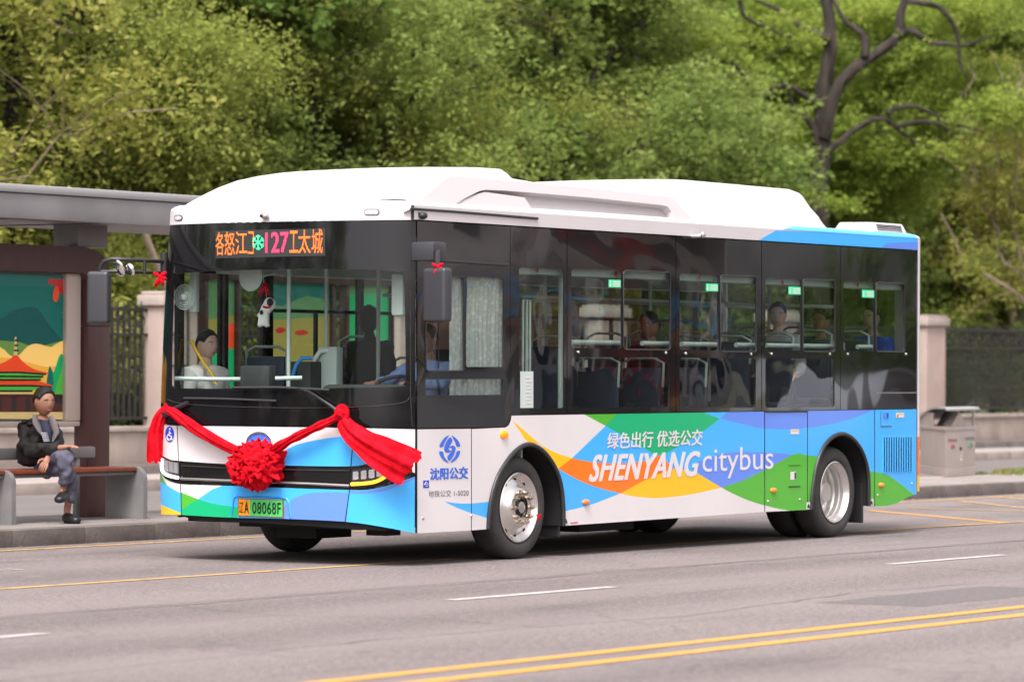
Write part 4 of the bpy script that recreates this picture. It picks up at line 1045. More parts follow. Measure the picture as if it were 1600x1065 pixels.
# blue roof edge (paint on the curved edge)
q = MB(); P = []
x0 = 6.25
for i, (z, e) in enumerate([(2.866, 0), (2.885, .012), (2.901, .045), (2.9135, .10)]):
    P += [(x0+.12*i, e-.0025, z+.002), (BL-.14, e-.0025, z+.002)]
q.add(P, [(0, 1, 3, 2), (2, 3, 5, 4), (4, 5, 7, 6)]); q.build('roof_edge_stripe', 'bus_blue', roof, 60)

# generic lofted covers
def loft(name, secs, m, parent, bowf=0, smooth=45, label=None):
    """secs: (X, half width at base, half width at top, z base, z top, corner roundness)"""
    q = MB(); N = 22; vs = []; fs = []; yc = BW/2
    for X_, hb, ht, z0, z1, rd in secs:
        prof = [(-hb, z0), (-(hb+(ht-hb)*.35), z0+(z1-z0)*.45)]
        for k in range(6):
            a = k/5; y = -(ht+rd*.5)+rd*(.2+.8*a); z = z1-rd*.45*(1-math.sin(a*math.pi/2)); prof.append((y*(1-0), min(z, z1)))
        for k in range(1, 5): y = (-ht+rd*.5)*(1-k/4); prof.append((y, z1+.012*(1-(y/max(ht, .01))**2)))
        full = prof+[(-y, z) for y, z in reversed(prof[:-1])]
        for y, z in full:
            t = abs(y)/(BW/2); vs.append((X_+bowf*(.06*t*t+.14*t**6), yc+y, z))
        n = len(full)
    for i in range(len(secs)-1):
        for j in range(n-1): fs.append((i*n+j, i*n+j+1, (i+1)*n+j+1, (i+1)*n+j))
    fs.append(tuple(range(n))); fs.append(tuple((len(secs)-1)*n+j for j in range(n)))
    q.add(vs, fs); o = q.build(name, m, parent, smooth)
    if label: o['label'] = label
    return o
loft('front_roof_dome', [(.20, 1.20, 1.17, 2.868, 2.872, .02), (.24, 1.19, 1.12, 2.87, 2.92, .04), (.32, 1.18, 1.02, 2.87, 2.985, .08), (.45, 1.175, .93, 2.87, 3.06, .12), (.62, 1.17, .86, 2.87, 3.125, .14), (.85, 1.165, .82, 2.87, 3.17, .15),
      (1.15, 1.16, .80, 2.87, 3.21, .15), (1.5, 1.15, .80, 2.87, 3.235, .14), (1.85, 1.14, .82, 2.87, 3.25, .12), (2.14, 1.12, .84, 2.87, 3.25, .10), (2.21, 1.1, .82, 2.87, 3.24, .1), (2.25, 1.1, .80, 2.87, 3.195, .08)], 'roof_white', bus, 1, 50)
loft('middle_roof_cover', [(2.25, 1.10, .80, 2.88, 3.19, .1), (2.6, 1.10, .8, 2.88, 3.175, .1), (3.2, 1.10, .8, 2.88, 3.135, .1), (4.6, 1.1, .8, 2.88, 3.11, .1)], 'roof_white', bus)
loft('battery_roof_box', [(3.2, 1.10, .86, 2.88, 3.125, .12), (3.6, 1.12, .88, 2.88, 3.165, .12), (4.2, 1.14, .9, 2.88, 3.215, .12), (4.85, 1.15, .92, 2.88, 3.275, .1), (5.1, 1.155, .93, 2.88, 3.28, .1), (7.0, 1.155, .93, 2.88, 3.275, .1), (7.18, 1.155, .92, 2.88, 3.255, .1), (7.28, 1.15, .90, 2.88, 3.20, .1), (7.36, 1.145, .90, 2.88, 3.08, .08), (7.44, 1.14, .9, 2.88, 2.90, .02)], 'roof_white', bus, 0, 50)
q = MB(); n0 = [(8.26, .12, 2.905), (8.98, .12, 2.905), (8.98, .56, 2.905), (8.22, .56, 2.905), (8.31, .155, 3.005), (8.93, .155, 3.005), (8.93, .52, 3.01), (8.30, .52, 3.01)]
bm = bmesh.new(); vv = [bm.verts.new(p) for p in n0]
for f in ((0, 3, 2, 1), (4, 5, 6, 7), (0, 1, 5, 4), (1, 2, 6, 5), (2, 3, 7, 6), (3, 0, 4, 7)): bm.faces.new([vv[k] for k in f])
bmesh.ops.bevel(bm, geom=bm.edges[:], offset=.022, segments=3, affect='EDGES', profile=.6); bm.verts.index_update()
q.add([v.co[:] for v in bm.verts], [[v.index for v in f.verts] for f in bm.faces]); bm.free()
ac = q.build('roof_air_unit', 'roof_white', bus, 40)
q = MB()
for i in range(20):
    for j in range(4):
        t_ = (j+.5)/4; y = .122+.03*(.25+t_*.6); z = 2.925+.065*t_; x = 8.36+i*.026
        q.box((x, y-.006, z-.005), (x+.014, y+.002, z+.005))
tag(q.build('air_grille', 'black_plastic', ac), kind='stuff')
# fairing along the near roof edge, with its stepped recess
fn_p, fn_n = Vector((0, .035, 2.872)), Vector((0, -.235, .24)).cross(Vector((1, 0, 0)))
fn_n = Vector((0, -.25, .26)).normalized()
def fair(u, v, d=0):
    p = onPlane(u, v, Vector((0, .03, 2.885)), Vector((0, -1.0, .38)).normalized()); return p-Vector((0, -1.0, .38)).normalized()*d
r7 = lambda pts: [(620+a/3.333, 240+b/3.333) for a, b in pts]
fo = smoothline(r7([(72, 288), (170, 205), (262, 130)]), 3)+smoothline(r7([(275, 120), (330, 120), (560, 140), (800, 160), (1100, 190), (1400, 222)]), 3)+smoothline(r7([(1425, 226), (1450, 240), (1500, 300), (1545, 352)]), 3)+r7([(1400, 350), (730, 300)])
rec = r7([(268, 288), (350, 235), (430, 195), (462, 188), (560, 192), (1000, 228), (1380, 268), (1410, 275), (1430, 300), (1445, 344), (1250, 336), (740, 298)])
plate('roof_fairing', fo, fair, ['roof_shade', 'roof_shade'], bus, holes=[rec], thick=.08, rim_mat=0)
c0 = Vector((sum(p[0] for p in rec)/len(rec), sum(p[1] for p in rec)/len(rec)))
big = [tuple(c0+(Vector(p)-c0)*1.04) for p in rec]
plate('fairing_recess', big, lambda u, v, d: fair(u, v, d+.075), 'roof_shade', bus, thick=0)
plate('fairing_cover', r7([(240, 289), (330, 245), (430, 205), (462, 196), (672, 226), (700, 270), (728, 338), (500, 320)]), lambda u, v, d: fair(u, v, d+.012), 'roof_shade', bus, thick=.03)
a = [fair(*r7([p])[0], -.012) for p in ((68, 290), (300, 306), (500, 322), (728, 341))]
q = MB(); q.tube(a, .011, 6); q.build('rain_gutter', 'black_plastic', bus)
for (u, v) in ((656.5, 337), ):
    q = MB(); q.sphere(sd(u, v, -.03), .033, 12, 0, (1.3, 1, .9)); q.box(tuple(sd(u-3, v-5, -.03)), tuple(sd(u+3, v, .0))); q.build('side_camera', 'black_plastic', bus, 60)
q = MB(); q.tube([sd(1080, 369, 0), sd(1081, 369, -.05), sd(1084, 368, -.09)], .018, 8); q.sphere(sd(1084, 367, -.09), .03, 10); q.build('side_camera', 'steel', bus, 60)
# rear wall and corner post
def post(z0, z1, m, name):
    q = MB(); pts = []; r = .10
    y0 = .0
    for k in range(9): a = R_(-90+90*k/8); pts.append((BL-r+r*math.cos(a), r+r*math.sin(a)))
    pts = [(BL-.125, 0)]+pts
    n = len(pts); q.add([(x-.03*max(0, z0-1.2)/1.6*0, y, z0) for x, y in pts]+[(x, y, z1) for x, y in pts], [(i, i+1, n+i+1, n+i) for i in range(n-1)]); return q.build(name, m, bus, 60)
post(.93, 2.862, 'bus_white', 'rear_corner_post'); post(.56, .926, 'bus_orange', 'rear_corner_panel'); post(.40, .556, 'bus_yellow', 'rear_corner_panel')
q = MB(); q.box((BL-.03, .1, .42), (BL, BW-.1, 1.5)); q.box((BL-.03, .1, 2.5), (BL, BW-.1, 2.865)); q.box((BL-.03, .1, 1.5), (BL, .3, 2.5)); q.box((BL-.03, BW-.3, 1.5), (BL, BW-.1, 2.5)); q.build('rear_wall', 'bus_white', bus)
q = MB(); q.box((BL-.012, .3, 1.5), (BL-.008, BW-.3, 2.5)); q.build('rear_window', 'far_glass', bus)

# --- far side of the body
q = MB(); q.box((1.75, BW-.03, .28), (4.0, BW, 1.25)); q.box((5.2, BW-.03, .28), (BL-.05, BW, 1.25)); q.box((.40, BW-.03, 2.45), (BL-.05, BW, 2.865)); q.build('far_side_wall', 'bus_white', bus)
q = MB()
for x in (.40, 1.65, 3.0, 3.95, 5.18, 6.6, 7.9, 8.9): q.box((x, BW-.035, 1.2), (x+.08, BW+.003, 2.46))
q.build('far_window_pillars', 'black_glass_side', bus)
for x0, x1 in ((1.73, 3.0), (3.08, 3.95), (5.26, 6.6), (6.68, 7.9), (7.98, 8.9)):
    q = MB(); q.box((x0, BW-.016, 1.25), (x1, BW-.012, 2.45)); q.build('far_window', 'far_glass', bus)
    q = MB(); q.box((x0, BW-.03, 2.05), (x1, BW+.002, 2.08)); q.box(((x0+x1)/2, BW-.028, 1.25), ((x0+x1)/2+.03, BW+.001, 2.05)); q.build('far_window_frame', 'black_plastic', bus)
for x0, x1 in ((.45, 1.02), (1.06, 1.63), (4.05, 4.6), (4.64, 5.17)):
    q = MB(); q.box((x0, BW-.02, .35), (x1, BW-.015, 2.43)); d = q.build('door_leaf', 'far_glass', bus)
    q = MB(); q.box((x0, BW-.03, .33), (x0+.04, BW, 2.44)); q.box((x1-.04, BW-.03, .33), (x1, BW, 2.44)); q.box((x0+.04, BW-.028, .33), (x1-.04, BW-.002, .45)); q.box((x0+.04, BW-.028, 2.36), (x1-.04, BW-.002, 2.44)); q.build('door_frame', 'black_plastic', d)

# ================================================================== front
FG = (30, 8)
def fpl(name, px, mats, regions=(), thick=.02, holes=(), d0=0, parent=bus, base=0, rim=None, grid=FG):
    return plate(name, fl(px), lambda a, b_, d: ff(a, b_, d+d0), mats, parent, regions=[(fl(r), m_) for r, m_ in regions], thick=thick, holes=[fl(h) for h in holes], grid=grid, base=base, rim_mat=rim)
T = smoothline([(252, 662), (285, 664), (371, 665), (450, 666), (555, 667.5), (649.5, 669.5)], 4)
ST = smoothline([(250, 710), (263.6, 717.6), (279, 720.5), (355.5, 725.5), (454, 728), (548, 729), (575, 725), (602, 722), (622, 727), (649.5, 740)], 4)
SB = smoothline([(250, 733), (258, 746), (279, 754.4), (319, 756.5), (371, 758), (450, 761), (546, 764), (575, 763.5), (607, 757), (626, 751), (649.5, 743)], 4)
BT = smoothline([(252, 803), (284, 804), (358, 808), (444, 810), (540, 814.5), (600, 823), (649.5, 832.5)], 4)
def cutx(line, a, b):
    out = []
    f = lambda u: next((line[i][1]+(line[i+1][1]-line[i][1])*(u-line[i][0])/(line[i+1][0]-line[i][0]) for i in range(len(line)-1) if line[i][0] <= u <= line[i+1][0]), line[-1][1])
    return [(a, f(a))]+[p for p in line if a+.5 < p[0] < b-.5]+[(b, f(b))]
f8 = lambda pts: [(240+a/3.81, 620+b/3.81) for a, b in pts]
UREG = [(smoothline(f8([(700, 360), (790, 312), (870, 277), (1000, 250), (1100, 237), (1190, 232), (1290, 245), (1400, 330), (1500, 420), (1590, 470)]), 4)+[(660, 760), (420, 760)], Bl)]
o1 = cutx(T, 252, 276.2); o2 = cutx(T, 277.6, 553); o3 = cutx(T, 554.3, 649.5)
s1 = cutx(ST, 250, 278.5); s2 = cutx(ST, 279.5, 547.5); s3 = cutx(ST, 549, 649.5)
fpl('upper_corner_panel', [(p[0], p[1]+1) for p in o1]+[(p[0], p[1]-1) for p in reversed(s1)], LIV, UREG, rim=7)
fpl('front_panel', [(p[0], p[1]+1) for p in o2]+[(p[0], p[1]-1) for p in reversed(s2)], LIV, UREG, rim=7)
fpl('upper_corner_panel', [(p[0], p[1]+1) for p in o3]+[(p[0], p[1]-1) for p in reversed(s3)], LIV, UREG, rim=7)
LREG = [
 ([(282.5, 745), (665, 735), (665, 845), (282.5, 845)], Bl),
 (f8([(40, 500), (78, 522), (120, 550), (163, 572), (166, 790), (20, 790), (20, 480)]), Bl), (f8([(40, 440), (45, 460), (60, 490), (80, 524), (30, 496), (20, 440)]), Gr),
 (f8([(20, 625), (45, 638), (100, 665), (168, 692), (168, 790), (20, 790)]), Ye),
 (f8([(162, 480), (450, 500), (400, 530), (350, 548), (310, 575), (265, 607), (210, 585), (162, 566)]), Wt),
 (f8([(162, 566), (210, 585), (265, 607), (215, 635), (162, 672)]), Gr),
 (f8([(162, 672), (215, 635), (265, 607), (340, 630), (420, 645), (503, 655), (497, 790), (162, 790)]), Te),
 (smoothline(f8([(770, 660), (810, 618), (870, 588), (940, 571), (1050, 566), (1166, 568)]), 3)+f8([(1145, 790), (770, 790)]), Pu),
 (smoothline(f8([(1160, 556), (1250, 560), (1350, 545), (1450, 515), (1590, 462)]), 3)+smoothline(f8([(1590, 476), (1450, 532), (1350, 565), (1250, 576), (1160, 572)]), 3), Pu)]
s1 = cutx(SB, 250, 281.5); s2 = cutx(SB, 283, 545.5); s3 = cutx(SB, 547, 649.5); o1 = cutx(BT, 252, 283); o2 = cutx(BT, 284.2, 538.5); o3 = cutx(BT, 540, 649.5)
fpl('lower_corner_panel', [(p[0], p[1]+1) for p in s1]+list(reversed(o1)), LIV, LREG, rim=7)
lowp = fpl('bumper', [(p[0], p[1]+1) for p in s2]+list(reversed(o2)), LIV, LREG, rim=7)
fpl('lower_corner_panel', [(p[0], p[1]+1) for p in s3]+list(reversed(o3)), LIV, LREG, rim=7)
fpl('lamp_band', [(p[0], p[1]-.6) for p in ST]+[(p[0], p[1]+.6) for p in reversed(SB)], 'black_gloss', thick=.02, d0=.012)
fpl('front_backing', [(254, 655), (648, 660), (648, 828), (600, 819), (540, 811), (444, 806.5), (284, 800), (256, 799)], 'seam', thick=0, d0=.035)
# under-lip below the bumper
fpl('under_lip', [(262, 800), (444, 808), (540, 812), (600, 820), (625, 824), (600, 829), (500, 823), (400, 817), (300, 813)], 'black_matte', thick=0, d0=.05)
# bright line in the lamp band, lamps, running lights
q = MB(); q.tube([fp(u, v, -.001) for u, v in smoothline([(283, 747.5), (371, 751), (455, 754), (546, 758.5)], 5)], .011, 6); q.build('band_trim', 'chrome' if False else 'alloy_dull', bus, 60)
q = MB(); q.tube([fp(u, v, .004) for u, v in smoothline([(283, 727), (355, 731), (450, 733.5), (546, 735)], 5)], .006, 6); q.build('band_groove', 'black_plastic', bus, 60)
def lamp(name, px, m, d0=-.004, th=.02):
    return fpl(name, px, m, thick=th, d0=d0, grid=(3, 3))
hl = lamp('headlight', [(549.5, 733), (604, 727), (609, 738), (600, 748), (585, 755.5), (549.5, 758)], 'black_plastic', .002)
for a in ((552, 736.5, 560.5, 749.5), (564.5, 735, 573, 748.5), (576.5, 733.5, 585.5, 747), (588.5, 731.5, 598, 745)):
    fpl('lamp_lens', rquad((a[0], a[1]), (a[2], a[1]-1), (a[2], a[3]-1), (a[0], a[3]), .2, 3), 'lamp_lens', thick=.012, d0=-.008, grid=(2, 2), parent=hl)
q = MB(); q.tube([fp(u, v, -.010) for u, v in smoothline([(549.5, 756), (565, 755.2), (584, 752.8), (596, 748), (605, 741.5), (607.5, 735), (604.5, 728.5)], 5)], .0135, 8); q.build('turn_signal', 'amber_lit', hl, 60)
hl = lamp('headlight', [(254, 714), (279, 721.5), (279.5, 746), (262, 742), (254, 734)], 'black_plastic', .002)
for a in ((254.5, 717, 257.5, 732), (259, 718.5, 264, 736), (265.5, 720.5, 271, 738), (272.5, 722, 278.5, 739.5)):
    fpl('lamp_lens', [(a[0], a[1]), (a[2], a[1]+1), (a[2], a[3]), (a[0], a[3]-2)], 'lamp_lens', thick=.012, d0=-.008, grid=(2, 2), parent=hl)
q = MB(); q.tube([fp(u, v, -.010) for u, v in smoothline([(254.5, 716), (254.8, 733), (260, 740), (268, 743.5), (279.5, 746)], 5)], .013, 8); q.build('running_light', 'drl_white', hl, 60)
# licence plate in its recess frame
q = MB(); pr = [fp(u, v, -.002) for u, v in ((362, 807), (366, 778), (371, 774.5), (440, 777), (449, 779), (452, 785), (455, 808))]; q.tube(pr, .008, 6); q.build('plate_recess', 'bus_blue_deep', bus, 60)
def plt(u, v, d=0):
    A, B, C_, D_ = fp(373, 778, -.012), fp(443.7, 780, -.012), fp(443.7, 808, -.012), fp(373, 805.6, -.012)
    s_, t_ = (u-373)/70.7, (v-778)/28
    return A.lerp(B, s_).lerp(D_.lerp(C_, s_), t_)+Vector((d, 0, 0))
lp = plate('number_plate', [(373, 778), (443.7, 778), (443.7, 806), (373, 806)], plt, ['plate_frame', 'plate_orange', 'plate_green'], bus,
           regions=[([(374.4, 779.4), (391.5, 779.4), (391.5, 804.6), (374.4, 804.6)], 1), ([(391.5, 779.4), (442.3, 779.4), (442.3, 804.6), (391.5, 804.6)], 2)], thick=.008)
text('plate_lettering', '辽', [(375.5, 783.5), (382, 783.5), (382, 801), (375.5, 801)], plt, 'black_print', lp, bold=.01)
text('plate_lettering', 'A', [(383.5, 783), (390.5, 783), (390.5, 801.5), (383.5, 801.5)], plt, 'black_print', lp, bold=.02)
text('plate_lettering', '08068F', [(396, 783), (440.5, 783), (440.5, 801.5), (396, 801.5)], plt, 'black_print', lp, bold=.012, space=1.1)
for u, v in ((388, 779.8), (425, 780.3), (388, 804), (425, 804.5)):
    q = MB(); q.sphere(plt(u, v, -.003), .008, 8); q.build('plate_screw', 'steel', lp, 60)
# wheelchair sign
def disc(u, v, rx, ry, mf, name, m, parent, d=-.003, n=28):
    pts = [(u+rx*math.cos(2*math.pi*k/n), v+ry*math.sin(2*math.pi*k/n)) for k in range(n)]
    b = MB(); b.add([mf(a, b_, d) for a, b_ in pts], [tuple(range(n))]); me = b.mesh(name, m, fixn=False)
    if me.polygons[0].normal.dot(CAM-me.polygons[0].center) < 0: me.flip_normals()
    return link(name, me, parent)
ws = disc(265.5, 678, 6.8, 12.3, fp, 'wheelchair_sign', 'ink_darkblue', bus, -.004)
def strokes(name, lines, w, mf, m, parent, d=-.006):
    b = MB()
    for ln in lines: b.tube([mf(u, v, d) for u, v in ln], w, 5)
    return b.build(name, m, parent, 60)
disc(266.5, 669.8, 1.2, 1.9, fp, 'sign_print', 'white_letters', ws, -.007)
strokes('sign_print', [[(266, 673), (265, 680), (268.5, 681), (269.3, 686.5)], [(265.5, 676), (268.5, 677)], smoothline([(264, 678), (262.3, 682), (263.5, 686.5), (266.3, 687.5), (268, 684.5)], 4), [(270.5, 686), (269.3, 686.8)]], .0055, fp, 'white_letters', ws)
# round maker's emblem above the bow, front camera, marker lamps
em = disc(407, 691, 20.5, 17, fp, 'front_emblem', 'chrome', bus, -.012, 36); disc(407, 691, 17.6, 14.5, fp, 'emblem_field', 'ink_blue', em, -.016, 36)
strokes('emblem_star', [[(407, 691), (407+14*math.sin(a), 691-11.5*math.cos(a))] for a in (0, 1.257, 2.513, 3.77, 5.027)], .010, fp, 'chrome', em, -.018)
strokes('emblem_ring', [[(407+18.8*math.cos(a*.2), 691+15.6*math.sin(a*.2)) for a in range(33)]], .012, fp, 'chrome', em, -.014)
q = MB(); q.sphere(fp(417, 338, -.03), .03, 12, 0, (1, 1.3, .9)); q.build('front_camera', 'steel', bus, 60)
q = MB(); q.sphere(fp(415, 338.5, -.055), .015, 10); q.build('front_camera_lens', 'black_gloss', bus, 60)
# windscreen and its black surround
top = smoothline([(266, 351.5), (350, 348), (450, 345.8), (560, 344.3), (652, 344.8)], 4)
cl = smoothline([(272, 432), (276, 428), (330, 423.5), (450, 420.5), (560, 420.5), (622, 424.5), (630, 430), (633, 500), (634, 585), (630, 600), (618, 604), (450, 607), (290, 606.5), (270, 603), (267.5, 590), (269, 500)], 3, True)
ws_ = fpl('windscreen_surround', top+[(651.6, 470), (651.6, 600), (650.5, 668)]+list(reversed([(p[0], p[1]-.8) for p in T]))+[(251, 640), (262, 400)], 'black_gloss', thick=.01, holes=[cl], grid=(34, 14))
c0 = Vector((450, 512)); fpl('windscreen_glass', [tuple(c0+(Vector(p)-c0)*1.015) for p in cl], 'windshield_glass', thick=0, d0=.010, grid=(30, 10), parent=ws_)
strokes('windscreen_edge_line', [smoothline([(262, 624), (287, 630.5), (360, 635), (460, 637), (560, 635.5), (610, 632), (634, 627), (641, 618)], 4)], .0035, fp, 'iron', bus, -.002)
strokes('pillar_joint', [[(642.5, 350), (641.5, 480), (641.5, 620), (644, 664)]], .004, fp, 'iron', bus, -.001)
# front cap under the dome, with marker lamps
cp_ = [(0, 2.749), (BW, 2.749), (BW, 2.865), (0, 2.865)]
plate('front_cap', cp_, lambda a, b_, d: ff(a, b_, d), 'roof_white', bus, thick=.02, grid=(30, 3))
for u, v, w, h in ((279, 340.5, 6.5, 4.6), (581, 331.5, 12, 5)):
    o = fpl('marker_lamp', rquad((u-w, v-h), (u+w, v-h), (u+w, v+h), (u-w, v+h), .45, 4), 'black_plastic', thick=.01, d0=-.004, grid=(3, 2)); w -= 1.3; h -= 1.3
    fpl('marker_lens', rquad((u-w, v-h), (u+w, v-h), (u+w, v+h), (u-w, v+h), .45, 4), 'marker_lens', thick=.01, d0=-.008, grid=(3, 2), parent=o)
# destination display
mat('display_dark', (.022, .026, .026, 1), .35)
ds = fpl('destination_display', [(337, 360.5), (508, 357), (508, 399.5), (337, 403.5)], 'display_dark', thick=.004, d0=-.0015, grid=(8, 2))
def dt(t_, q4, m, **k): text('display_text', t_, q4, fp, m, ds, d=-.005, **k)
dt('各', [(337.5, 363), (351, 362.5), (351, 399), (337.5, 399.5)], 'led_orange', bold=.008)
dt('怒', [(351.5, 362), (367.5, 362), (367.5, 398.5), (351.5, 399)], 'led_orange', bold=.008)
dt('江', [(368.5, 362), (387, 361.5), (387, 397.5), (368.5, 398)], 'led_orange', bold=.008)
dt('匚', [(397, 362), (388, 361.5), (388, 396.5), (397, 397)], 'led_orange', bold=.008)
dt('127', [(415, 363), (451.5, 362), (451.5, 394.5), (415, 395.5)], 'led_red', bold=.018)
dt('工', [(453, 361), (466, 360.5), (466, 394.5), (453, 395)], 'led_orange', bold=.01)
dt('太', [(466.5, 359), (486, 358.5), (486, 396), (466.5, 396.5)], 'led_orange', bold=.008)
dt('城', [(487.5, 358), (505, 357.5), (505, 396), (487.5, 396.5)], 'led_orange', bold=.008)
sn = []
for k in range(3):
    a = math.pi/3*k+math.pi/2; dx, dy = 9.5*math.cos(a), 12*math.sin(a); sn.append([(404-dx, 379-dy), (404+dx, 379+dy)])
    for s_ in (-1, 1):
        bx, by = 404+s_*dx*.62, 379+s_*dy*.62
        for e in (-.9, .9): sn.append([(bx, by), (bx+s_*3.6*math.cos(a+e), by+s_*4.6*math.sin(a+e))])
strokes('display_text', sn, .0055, fp, 'led_green', ds, -.005)
# wipers
w1 = MB(); w1.tube([fp(u, v, -.02) for u, v in ((290, 622), (340, 622.5), (434, 626))], .009, 6); w1.build('wiper', 'black_plastic', bus, 60)
w1 = MB(); w1.tube([fp(u, v, -.045) for u, v in ((546, 653), (520, 633), (488, 612), (470, 606))], [.022, .014, .01, .008], 6); w1.tube([fp(u, v, -.03) for u, v in ((366, 605.5), (440, 605), (518, 609))], .010, 6)
w1.build('wiper', 'black_plastic', bus, 60)
w1 = MB(); w1.tube([fp(u, v, -.035) for u, v in ((262, 648), (280, 638), (298, 629))], [.028, .022, .016], 6); w1.build('wiper', 'black_plastic', bus, 60)

# --- mirrors
mr = MB(); mc = onY(683.5, 461, -.30)
def mirror(c, w, h, dp, tilt=0):
    q = MB(); bm = bmesh.new(); bmesh.ops.create_cube(bm, size=1)
    for v in bm.verts: v.co = Vector((v.co.x*dp, v.co.y*w, v.co.z*h))
    bmesh.ops.bevel(bm, geom=bm.edges[:], offset=.035, segments=4, affect='EDGES', profile=.6)
    bmesh.ops.rotate(bm, verts=bm.verts[:], matrix=Matrix.Rotation(tilt, 3, 'Z'), cent=(0, 0, 0))
    bm.verts.index_update(); q.add([tuple(v.co+Vector(c)) for v in bm.verts], [[v.index for v in f.verts] for f in bm.faces]); bm.free(); return q
mo = mirror(mc, .25, .43, .10, R_(-12)).build('mirror', 'mirror_plastic', bus, 45); mo['label'] = 'near side mirror on short arm'
q = MB(); a = onY(651, 393, -.02); q.bbox((a.x-.06, -.22, a.z-.075), (a.x+.13, -.004, a.z+.075), .02); q.build('mirror_bracket', 'mirror_plastic', mo, 45)
q = MB(); q.tube([(a.x+.03, -.2, a.z), (mc.x, -.30, a.z-.02), (mc.x, -.30, mc.z+.2)], .02, 8); q.tube([onY(652, 405, -.012), onY(795, 414, -.012)], .011, 6); q.build('mirror_arm', 'black_plastic', mo, 60)
q = MB(); q.tube([onY(685, 500, -.28), onY(685, 575, -.06)], .006, 6); q.build('mirror_stay', 'black_plastic', mo, 60)
XM = -.42; mc = onX(155, 465, XM)
mo = mirror(mc, .19, .43, .10, R_(14)).build('mirror', 'mirror_plastic', bus, 45); mo['label'] = 'far side mirror on long tubular arm'
A0 = ff(BW-.03, fq(262, 410)[1]+.02); B0 = onX(180, 405.5, XM+.02)
q = MB(); t1 = [onX(158, 427, XM), onX(156, 418, XM), onX(163, 408, XM), onX(175, 404.5, XM+.02), onX(210, 406, XM+.12)]+[Vector((.2, 2.47, onY(258, 409, BW).z))]
q.tube(t1, .017, 8); z2 = onY(258, 427, BW).z
q.tube([onX(157, 424, XM), onX(190, 424, XM+.06), Vector((.2, 2.47, z2))], .014, 8)
for u in (226, ): q.tube([onX(u, 407, XM+.2), onX(u, 427, XM+.2)], .014, 6)
q.tube([Vector((.2, 2.47, z2-.05)), Vector((.2, 2.47, z2+.17))], .03, 8); q.build('mirror_arm', 'black_plastic', mo, 60)
for u, v, r in ((186, 419, .075), (204, 421, .055)):
    c = onX(u, v, XM+.05); q = MB(); q.lathe((0, 0, 0), [(0, .02), (r*.8, .018), (r, .0), (r*.95, -.006), (0, -.008)], 24)
    rot = Matrix.Rotation(R_(-48), 4, 'X') @ Matrix.Rotation(R_(62), 4, 'Z'); q.v = [tuple((rot @ Vector(p))*1.0+c) for p in q.v]
    q.build('round_mirror', 'chrome', mo, 50)
# red ribbons on the mirrors and wheel are separate things (below)

# --- small fittings on the sides
def marker(u, v, m='amber_lens', w=.055, h=.028):
    q = MB(); q.sphere(sd(u, v, -.004), 1, 14, 0, (w, .022, h)); return q.build('side_marker', m, bus, 60)
marker(787, 678.5, 'amber_repeater', .06, .036); marker(915, 784, w=.055, h=.024); marker(1208, 765.5, w=.052, h=.024); marker(1376.5, 757.5, w=.05, h=.024)
for u, v in ((661, 809), (736.5, 805), (1200.5, 783), (1250, 780), (1371.5, 773), (1425, 755.5)):
    q = MB(); q.sphere(sd(u, v, -.002), .014, 10, 0, (1, .5, 1)); q.build('panel_lock', 'steel', bus, 60)
# engine grille
gr = MB()
for k in range(12):
    u = 1381+k*3.78; a = sd(u-1.15, 682.5, -.002); c = sd(u+1.15, 736.5, -.002); gr.box((a.x, -.003, c.z), (c.x, -.0015, a.z))
tag(gr.build('louvre_slots', 'black_matte', eng), 'row of dark upright cooling slots')
q = MB()
for k in range(13):
    u = 1381+(k-.5)*3.78; a = sd(u-.45, 681, 0); c = sd(u+.45, 738, 0); q.bbox((a.x, -.010, c.z), (c.x, .0, a.z), .003)
q.build('louvre_blade', 'bus_blue', eng)
# hatches drawn by their shut lines
def hatch(pts, parent, name='flap_line', w=.004):
    P = [sd(u, v, -.001) for u, v in pts]; q = MB(); q.tube(P, w, 4); return q.build(name, 'seam', parent)
hatch([(1196.5, 643.3), (1260.5, 642.5)], door1, 'door_top_line', .007)
hatch([(1376, 666), (1393, 665.5)], eng); hatch([(1376, 642), (1376, 665)], eng, w=.0025)
hatch([(1232, 760), (1250, 759.5)], door1, w=.006); hatch([(1232, 727), (1250, 726.5)], door1, w=.003)
def rect(name, x0, x1, y0, y1, m, parent, d=-.003): return plate(name, Q(x0, x1, y0, y1), lambda a, b_, e: sd(a, b_, e+d), m, parent, thick=0)
rect('door_lock', 1234.5, 1244, 736.5, 749, 'white_letters', door1); rect('door_lock_print', 1240.8, 1243.5, 737.5, 748, 'black_plastic', door1, -.005)
rect('sticker', 1235, 1248, 670.5, 678, 'white_letters', door1); rect('sticker_print', 1236.5, 1247, 671.3, 672.8, 'bus_yellow', door1, -.005)
rect('sticker', 1399.5, 1412, 644.5, 652, 'white_letters', eng); rect('sticker_print', 1401.5, 1411, 645.3, 647, 'bus_yellow', eng, -.005); rect('sticker_print', 1401, 1403, 648, 651, 'red_print', eng, -.005)
rect('flap_lock', 1380, 1388, 644, 654, 'bus_blue_deep', eng); rect('flap_lock_print', 1385, 1387.6, 645, 653, 'ink_darkblue', eng, -.005); rect('flap_lock_print', 1381, 1383, 648, 651, 'red_print', eng, -.005)
